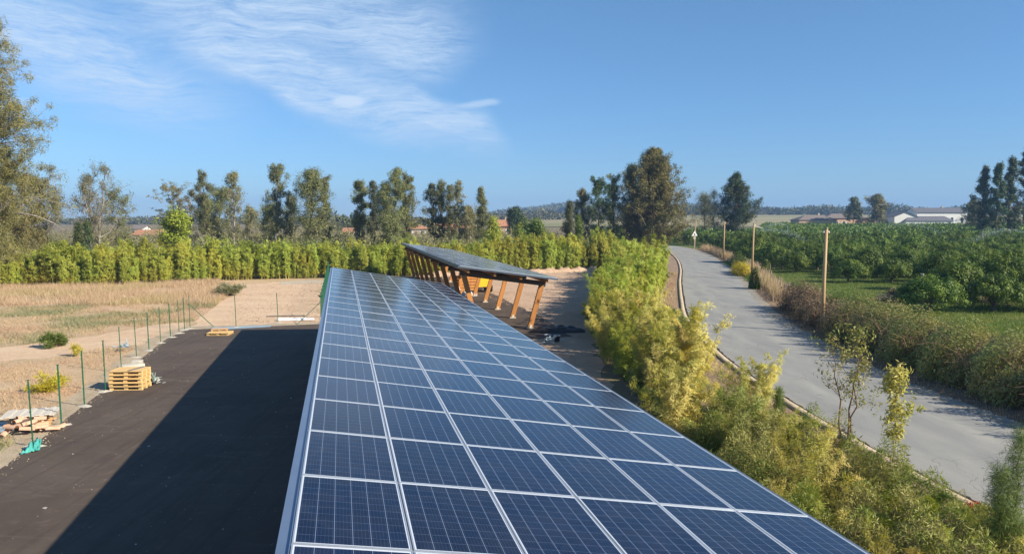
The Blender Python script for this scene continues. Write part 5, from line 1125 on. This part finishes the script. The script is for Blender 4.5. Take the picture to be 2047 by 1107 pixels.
# ================================================================== HOUSES
def house(label, u0, u1, y, vt, vb, wall, roof, kind='gable', depth=9, wins=3, rot=0, axis='x', zbase=None, chim=True, group=None, shut=False):
    x0, x1 = XU(u0, y), XU(u1, y); x = (x0 + x1) / 2; Wd = x1 - x0; z0 = gz(x, y) if zbase is None else zbase; zt = ZV(vt, y + depth * .5) - z0; zw = zt - max(.8, min(2.2, zt * .36)) if kind != 'flat' else zt
    t = thing('house', label, 'house', (x, y + depth / 2, z0 - .2), rot, group); w2, d2 = Wd / 2, depth / 2; zw += .2; zt += .2
    m = MB(); m.box(-w2, w2, -d2, d2, -1.5, zw)
    if kind == 'gable' and axis == 'y': m.add([(-w2, -d2, zw), (w2, -d2, zw), (0, -d2, zt - .12), (-w2, d2, zw), (w2, d2, zw), (0, d2, zt - .12)], [(0, 1, 2), (5, 4, 3)])
    if kind == 'gable' and axis == 'x': m.add([(-w2, -d2, zw), (-w2, d2, zw), (-w2, 0, zt - .12), (w2, -d2, zw), (w2, d2, zw), (w2, 0, zt - .12)], [(0, 2, 1), (3, 4, 5)])
    m.build('wall', wall, t); r = MB(); e = .45
    if kind == 'hip':
        hl_ = max(0, w2 - d2 * .9); a = [(-w2 - e, -d2 - e, zw), (w2 + e, -d2 - e, zw), (w2 + e, d2 + e, zw), (-w2 - e, d2 + e, zw), (-hl_, 0, zt), (hl_, 0, zt)]; r.add(a, [(0, 1, 5, 4), (1, 2, 5), (2, 3, 4, 5), (3, 0, 4)]); r.box(-w2 - e, w2 + e, -d2 - e, d2 + e, zw - .14, zw - .003)
    elif axis == 'x':
        for s in (-1, 1):
            a = [(-w2 - e, s * (d2 + e), zw - .1), (w2 + e, s * (d2 + e), zw - .1), (w2 + e, 0, zt), (-w2 - e, 0, zt)]; b = [(p[0], p[1], p[2] + .14) for p in a]; r.add(a + b, [(4, 5, 6, 7), (3, 2, 1, 0), (0, 1, 5, 4), (0, 4, 7, 3), (1, 2, 6, 5)])
    else:
        for s in (-1, 1):
            a = [(s * (w2 + e), -d2 - e, zw - .1), (s * (w2 + e), d2 + e, zw - .1), (0, d2 + e, zt), (0, -d2 - e, zt)]; b = [(p[0], p[1], p[2] + .14) for p in a]; r.add(a + b, [(4, 5, 6, 7), (3, 2, 1, 0), (0, 1, 5, 4), (0, 4, 7, 3), (1, 2, 6, 5)])
    ro = r.build('roof', roof, t)
    if chim: MB().box(w2 * .25, w2 * .25 + .6, -.2, .4, zt - .7, zt + .9).box(w2 * .25 - .06, w2 * .25 + .66, -.26, .46, zt + .9, zt + 1.0).build('chimney', M['render_cream'], ro)
    for k in range(wins):
        cx = -w2 + Wd * (k + .5) / wins; door = (k == wins // 2); zb = .25 if door else zw * .36; hh = min(zw * .78, 2.2) - zb if door else zw * .34; ww = .5 if door else .6
        f = MB().box(cx - ww - .08, cx + ww + .08, -d2 - .05, -d2 - .003, zb - .08, zb + hh + .08).build('door' if door else 'window', M['frame_white'], t)
        MB().box(cx - ww, cx + ww, -d2 - .07, -d2 - .053, zb, zb + hh).build('pane' if not door else 'door_leaf', M['glass'] if not door else M['shutter'], f)
        if not door:
            for s in (-1, 1): MB().box(cx + s * (ww + .36) - .26, cx + s * (ww + .36) + .26, -d2 - .045, -d2 - .004, zb - .05, zb + hh + .05).build('shutter', M['shutter'] if shut else M['frame_white'], f)
    return t
house('long low peach house with hipped grey brown roof beyond the orchard', 1597, 1672, 352, 430, 450, M['render_peach'], M['roof_grey'], 'hip', 11, 5, shut=True)
house('right wing of the low peach house, with white pillars and a long tiled roof', 1650, 1738, 362, 427, 450, M['render_peach'], M['roof_grey'], 'hip', 12, 6, shut=False)
house('small peach outbuilding between the low house and the white house', 1722, 1742, 350, 436, 450, M['render_peach'], M['roof_terra'], 'gable', 6, 1, axis='y', chim=False)
house('low grey roofed shed left of the white house', 1748, 1790, 362, 436, 448, M['render_cream'], M['roof_grey'], 'hip', 7, 1, chim=False)
house('white gabled wing on the left of the white house', 1787, 1832, 356, 424, 446, M['render_white'], M['roof_slate'], 'gable', 11, 1, axis='y', chim=False)
house('main block of the white house with a long slate grey roof', 1832, 1932, 366, 416, 446, M['render_white'], M['roof_slate'], 'gable', 12, 5)
house('low white verandah block in front of the white house', 1810, 1905, 354, 432, 446, M['render_white'], M['roof_slate'], 'hip', 6, 5, chim=False)
house('orange roofed house behind the nearly bare tree on the left', 264, 330, 236, 460, 482, M['render_cream'], M['roof_terra'], 'gable', 9, 3, zbase=-1.2, chim=False)
house('small orange roofed house right of the dense olive tree', 684, 706, 250, 456, 472, M['render_cream'], M['roof_terra'], 'gable', 8, 1, zbase=-.6, chim=False)
house('white walled house seen between the trunks behind the hedge', 590, 622, 240, 461, 475, M['render_white'], M['roof_grey'], 'hip', 8, 2, zbase=-.6, chim=False)
house('orange roofed house in the middle of the far village', 812, 852, 270, 448, 466, M['render_cream'], M['roof_terra'], 'hip', 9, 3, zbase=0, chim=False)
house('wide terracotta roofed house half hidden behind the slim trees', 870, 945, 285, 447, 464, M['render_peach'], M['roof_terra'], 'gable', 9, 5, zbase=0, chim=False)
house('brown roofed house left of the small round dark tree', 985, 1024, 262, 440, 460, M['render_peach'], M['roof_terra'], 'gable', 9, 3, zbase=.2)
house('peach gable end right of the small round dark tree', 1034, 1050, 262, 447, 462, M['render_peach'], M['roof_grey'], 'gable', 8, 1, axis='y', zbase=.2, chim=False)
house('pale house in the haze left of the round yellow green tree', 262, 284, 300, 451, 460, M['render_white'], M['roof_grey'], 'gable', 8, 2, zbase=0, chim=False)
def van(label, u, y, L=5.2):
    x = XU(u, y); z = gz(x, y); t = thing('parked_van', label, 'van', (x, y, z), .1); b = MB()
    pr_ = [(-2.6, .45), (2.3, .45), (2.6, .9), (2.4, 1.15), (1.7, 1.35), (1.2, 2.15), (-2.5, 2.25), (-2.62, 1.2)]
    V = [(p[0], s, p[1]) for s in (-.95, .95) for p in pr_]; n = len(pr_); b.add(V, [tuple(range(n)), tuple(range(n, 2 * n))[::-1]] + [(i, i + n, (i + 1) % n + n, (i + 1) % n) for i in range(n)]); b.build('body', M['white'], t)
    MB().add([(1.28, -.97, 1.4), (1.62, -.97, 1.4), (1.22, -.97, 2.0), (.5, -.97, 2.0), (.5, -.97, 1.4)], [(0, 1, 2, 3, 4)]).build('side_window', M['glass'], t)
    for a in (-1.6, 1.6):
        for s in (-.9, .9): MB().tube([(a, s - .1, .34), (a, s + .1, .34)], .34, 14).build('wheel', M['tyre'], t)
van('white van parked far off behind the big bronze tree', 1368, 262); 

# ================================================================== FIELD GRASSES
g = np.random.default_rng(77); FP = [(p[0] - .9, p[1]) for p in YL if p[1] > 15]
field = [(-30, 14)] + FP + [(-19.5, 44), (-20, 45), G(395, 640), G(455, 595), G(478, 572), (-30.5, 77.3), (-38.5, 72.5), (-50, 70), (-58, 62), (-30, 28)]
pathp = [(-45, 34), G(0, 695), G(150, 676), G(320, 648), G(372, 645), G(368, 668), G(318, 690), G(215, 694), G(95, 716), G(0, 722), (-45, 31)]
P_ = inpoly_sample(g, field, 300000, .9); P_ = P_[~inpoly(P_, pathp)]
P_ = P_[(np.sin(P_[:, 0] * 1.1 + 2 * np.sin(P_[:, 1] * .6)) * np.sin(P_[:, 1] * .9 + P_[:, 0] * .4) + g.normal(size=len(P_)) * .35) > -.45]
V_ = 437 + 6.4 * 1500 / P_[:, 1]
nz = np.sin(P_[:, 0] * .7 + 1.3 * np.sin(P_[:, 1] * .31)) + np.sin(P_[:, 1] * .55 + P_[:, 0] * .23) + g.normal(size=len(P_)) * .5
tall = P_[(P_[:, 1] > 55) & (nz > -1.2)]; grasses('tall_dry_grass', 'tall pinkish seeding grass in front of the bamboo hedge', tall, .42, .03, M['pinkstraw'], 21, .4)
gg = P_[(P_[:, 1] > 37.5) & (P_[:, 1] <= 57) & (nz > .2)]; grasses('grey_green_weeds', 'grey green weeds spread over the middle of the field', gg, .2, .04, M['greygreen'], 22, .7)
dr = P_[(P_[:, 1] <= 57) & (nz <= .6)]; dr = dr[g.uniform(size=len(dr)) < .75]; grasses('dry_grass', 'short dry straw coloured grass over the field', dr, .12, .02, M['straw'], 23, .8)
gw = inpoly_sample(g, [(-16, 16), (-13.6, 18), (-14.2, 21), (-17, 22)], 5000); grasses('grey_green_weeds', 'patch of green weeds below the tile heap', gw, .2, .03, M['greygreen'], 24, .6)
def bush(name, label, cat, u, v, r, h, n, LL, LW, mat, seed, droop=0):
    x, y = G(u, v); g = np.random.default_rng(seed); O = rdir(g, n); O[:, 2] = np.abs(O[:, 2]); C = g.normal(size=(14, 3)) * (.4, .4, .25) * (r, r, h) + (0, 0, h * .4); C[:, 2] = np.abs(C[:, 2])
    P_ = C[g.integers(0, 14, n)] + O * (r * .45, r * .45, h * .45) * g.uniform(.2, 1, n)[:, None]; P_[:, 2] = np.maximum(.03, P_[:, 2]); t = thing(name, label, cat, (x, y, 0)); link('foliage', leafmesh('foliage', g, P_, O + rdir(g, n) * .5, LL, LW), mat, t); m = MB()
    for k in range(10): c = C[k]; m.tube([(0, 0, 0), (c[0] * .5, c[1] * .5, c[2] * .6), tuple(c)], [.02, .014, .006], 4, cap=False)
    m.build('stems', M['stem'], t)
bush('weed_bush', 'dense grey green bush on the sandy path in the field', 'bush', 112, 694, .5, .75, 4200, .14, .03, M['bramblegreen'], 1)
bush('weed_bush', 'bright yellow green weed in the dry grass left of the third fence post', 'bush', 88, 784, .45, .5, 1300, .12, .03, M['yellowflower'], 2)
bush('weed_bush', 'tiny yellow green weed at the edge of the sandy path', 'bush', 151, 712, .25, .5, 500, .1, .03, M['yellowflower'], 3)
bush('weed_bush', 'small yellow green weed right behind the second fence post', 'bush', 118, 777, .35, .5, 700, .1, .03, M['yellowflower'], 4)
bush('weed_bush', 'grey green shrub at the edge of the sandy track below the bamboo', 'bush', 462, 590, 1.3, .9, 4200, .2, .05, M['greygreen'], 5)
bush('weed_bush', 'green low plant on the sandy verge left of the kerb', 'bush', 1332, 556, .6, .5, 900, .14, .05, M['bramblegreen'], 6)

# grit and crumbs along the yard edge, on the bare earth and on the track
def grit(name, label, pts, smin, smax, mat, seed, z=.016):
    g = np.random.default_rng(seed); n = len(pts); r = smin + (smax - smin) * g.uniform(0, 1, n) ** 3; O = np.array([(1, 0, 0), (0, 1, 0), (-1, 0, 0), (0, -1, 0), (0, 0, .8), (0, 0, -.3)])
    V = np.concatenate([pts, np.full((n, 1), z)], 1)[:, None, :] + O[None] * (r[:, None, None]) * g.uniform(.5, 1.3, (n, 6, 1)); V = V.reshape(-1, 3)
    T = np.array([(0, 1, 4), (1, 2, 4), (2, 3, 4), (3, 0, 4)]); F = (T[None] + np.arange(n)[:, None, None] * 6).reshape(-1, 3); o = link(name, qmesh(name, V, F), mat); o['kind'] = 'stuff'; o['label'] = label; o['category'] = 'gravel'
g = np.random.default_rng(91); t_y = g.uniform(15, 43, 5200); ex = np.interp(t_y, [p[1] for p in YL], [p[0] for p in YL])
grit('gravel', 'pale grit strewn along the left edge of the asphalt yard', np.stack([ex - .45 + g.normal(size=5200) * .36, t_y], 1), .008, .04, M['concrete_strip'], 1)
grit('gravel', 'pale crumbs scattered over the dark asphalt yard', inpoly_sample(g, [(-13, 14), (-18.4, 42), (-12.2, 44.5), (-4.5, 14)], 260), .006, .024, M['concrete'], 2)
grit('clods', 'earth clods on the sandy track and bare ground', np.concatenate([inpoly_sample(g, [(-18, 45.5), (-12, 46), (-19, 78), (-26, 74)], 2600), inpoly_sample(g, [(-8, 82), (9, 90), (6, 60), (4.5, 44), (2, 46)], 2600)]), .02, .09, M['dirtlot'], 3, .012)

# ================================================================== FOREGROUND UNDERGROWTH
g = np.random.default_rng(55)
def mound(x, y): return .5 + .36 * math.sin(x * 1.6 + y * .7) * math.sin(y * 1.1 - x * .8) + .26 * math.sin(y * 2.3 + x * 2.6) + .16 * math.sin(y * 5.1 - x * 4.3)
Lx = lambda y: 4.9 + (y - 7) * -.02
def kx(y): return float(np.interp(y, [p[1] for p in RLs], [p[0] for p in RLs])) - .75
def understory(name, label, n, y0, y1, hmax, LL, LW, mat, seed, thick=.75, q0=0., q1=1.):
    g = np.random.default_rng(seed); y = g.uniform(y0, y1, n); q = g.uniform(q0, q1, n); x = np.array([Lx(b) + (kx(b) - Lx(b)) * a for a, b in zip(q, y)])
    q = q * np.interp(y, [15, 18, 20, 24], [1, .8, .6, .5]); x = np.array([Lx(b) + (kx(b) - Lx(b)) * a for a, b in zip(q, y)]); h = np.array([max(.07, mound(a, b)) for a, b in zip(x, y)]) * hmax * np.minimum(1, (1.06 - q) * 3.2) * np.minimum(1, .75 + (q) * 2)
    z = h * (1 - thick * g.uniform(0, 1, n) ** 1.6); V, F = leafV(g, np.stack([x, y, np.maximum(z, .04)], 1), rdir(g, n) + (0, 0, .45), LL, LW)
    stuffmesh(name, label, 'undergrowth', V, F, mat)
understory('undergrowth', 'tangled olive and straw undergrowth between the near canopy and the kerb', 125000, 6.5, 21, 1.45, .11, .018, M['under'], 1, .55)
undergrowth2 = understory('undergrowth', 'low straw coloured growth under the bamboo at the canopy edge', 30000, 21, 30, .8, .12, .035, M['under'], 9, .75, 0, .6)
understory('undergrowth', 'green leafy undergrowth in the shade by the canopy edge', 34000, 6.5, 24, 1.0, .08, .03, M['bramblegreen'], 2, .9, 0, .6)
understory('undergrowth', 'brown dry stems and seed heads near the kerb', 55000, 6.5, 20, 1.25, .13, .009, M['bramblebrown'], 3, .8, .2, 1)
# individual shrubs of the foreground
FB = [bamboo_meshes(200 + i, 2.2, 1.1, 11, 6500, .12, .017, M['bamboo_dry'] if i != 1 else M['under'], .009, .25) for i in range(3)]
FG = [bamboo_meshes(210 + i, 2.0, 1.0, 11, 6500, .12, .022, M['bamboo'], .009, .25) for i in range(2)]
spots = [(1290, 880, 0, 'f'), (5.8, 24.0, .8, 0), (6.6, 22.6, .7, 0), (6.3, 21.0, .95, 0), (7.2, 19.6, .7, 0), (5.9, 18.6, .9, 0), (7.2, 18.0, .8, 0), (6.4, 15.8, .85, 0), (8.2, 16.0, .7, 0), (5.6, 13.8, .8, 0), (7.2, 13.2, .8, 1), (8.8, 13.6, .6, 0), (6.2, 11.4, .75, 0), (7.8, 10.8, .7, 0), (5.4, 9.8, .75, 1), (6.8, 8.9, .8, 0)]
ordn = ['feathery olive and straw shrub beside the near canopy, farthest up the verge', 'pale feathery shrub at the kerb, level with the farthest canopy side shrub']
for k, (x, y, s, gk) in enumerate(spots[1:]):
    v = R.choice(FG if gk else FB)
    od = ['farthest', 'second farthest', 'third farthest', 'fourth farthest', 'fifth farthest', 'sixth farthest', 'seventh farthest', 'eighth farthest', 'seventh nearest', 'sixth nearest', 'fifth nearest', 'fourth nearest', 'third nearest', 'second nearest', 'nearest'][k]
    from_meshes('feathery_shrub', ('fresh green' if gk else 'straw tinged olive') + ' feathery shrub between near canopy and kerb, ' + od + ' of the row', 'shrub', x, y, R.uniform(0, 6), s, [('canes', v[0]), ('foliage', v[1])], 'feathery shrubs between the near canopy and the kerb')
# sapling with yellow leaves by the kerb
tm, lm = tree_parts(301, 3.3, 1.3, b0=.35, prof='oval', nbr=24, nl=1500, LL=.11, LW=.035, crad=.26, up=.12, brup=.85, mat=M['under'], bark=M['stem'], tr=.035, stems=3, subs=5, bare=.1)
x, y = XU(1690, 20.6), 20.6; from_meshes('sapling', 'sparse sapling with yellow green leaves and thin stems leaning over the kerb', 'sapling', x, y, 0, 1, [('trunk', tm), ('crown', lm)], None)
tm, lm = tree_parts(302, 2.7, .5, b0=.35, prof='column', nbr=16, nl=1500, LL=.13, LW=.04, crad=.22, up=.2, brup=1.0, mat=M['bamboo_dry'], bark=M['stem'], tr=.02, subs=4)
x, y = XU(1782, 17.6), 17.6; from_meshes('sapling', 'thin upright sapling with a yellow green leafy tip right of the sparse one', 'sapling', x, y, 0, 1, [('trunk', tm), ('crown', lm)], None)
tm, lm = tree_parts(303, 2.75, .62, b0=.08, prof='cone', nbr=46, nl=9000, LL=.17, LW=.007, crad=.24, up=.25, brup=1.0, mat=M['pineyoung'] if 'pineyoung' in M else M['bramblegreen'], bark=M['stem'], tr=.03, subs=4, stems=2)
x, y = XU(2006, 12.6), 12.6; from_meshes('young_pine', 'young soft needled pine at the bottom right corner', 'young pine', x, y, 0, 1, [('trunk', tm), ('crown', lm)], None)
tm, lm = tree_parts(304, 1.0, .3, b0=.1, prof='cone', nbr=26, nl=2600, LL=.14, LW=.008, crad=.18, brup=.9, mat=M['bramblegreen'], bark=M['stem'], tr=.02, subs=3)
x, y = G(1556, 840); from_meshes('young_pine', 'small dark young pine on the verge near the straw bamboo', 'young pine', x, y, 0, 1, [('trunk', tm), ('crown', lm)], None)
x, y = 10.05, 15.9
g2 = np.random.default_rng(8)
t = thing('red_weed', 'small red leaved weed on the concrete kerb', 'weed', (x, y, .05)); n = 260; O = rdir(g2, n); O[:, 2] = abs(O[:, 2]); link('foliage', leafmesh('foliage', g2, O * (.25, .2, .22) * g2.uniform(.2, 1, n)[:, None], O, .07, .04), M['red'], t)

# ================================================================== HAZE
m_, t_ = newmat('haze_air'); pv = t_.n('ShaderNodeVolumePrincipled'); pv.inputs['Color'].default_value = (.36, .6, 1.0, 1); pv.inputs['Density'].default_value = .00028
pv.inputs['Anisotropy'].default_value = 0.0
o_ = t_.n('ShaderNodeOutputMaterial'); t_.t.links.new(pv.outputs[0], o_.inputs['Volume']); m_.cycles.homogeneous_volume = True
hz = MB().box(-4700, 4700, -70, 4400, -3, 110).build('haze', m_); hz['kind'] = 'stuff'
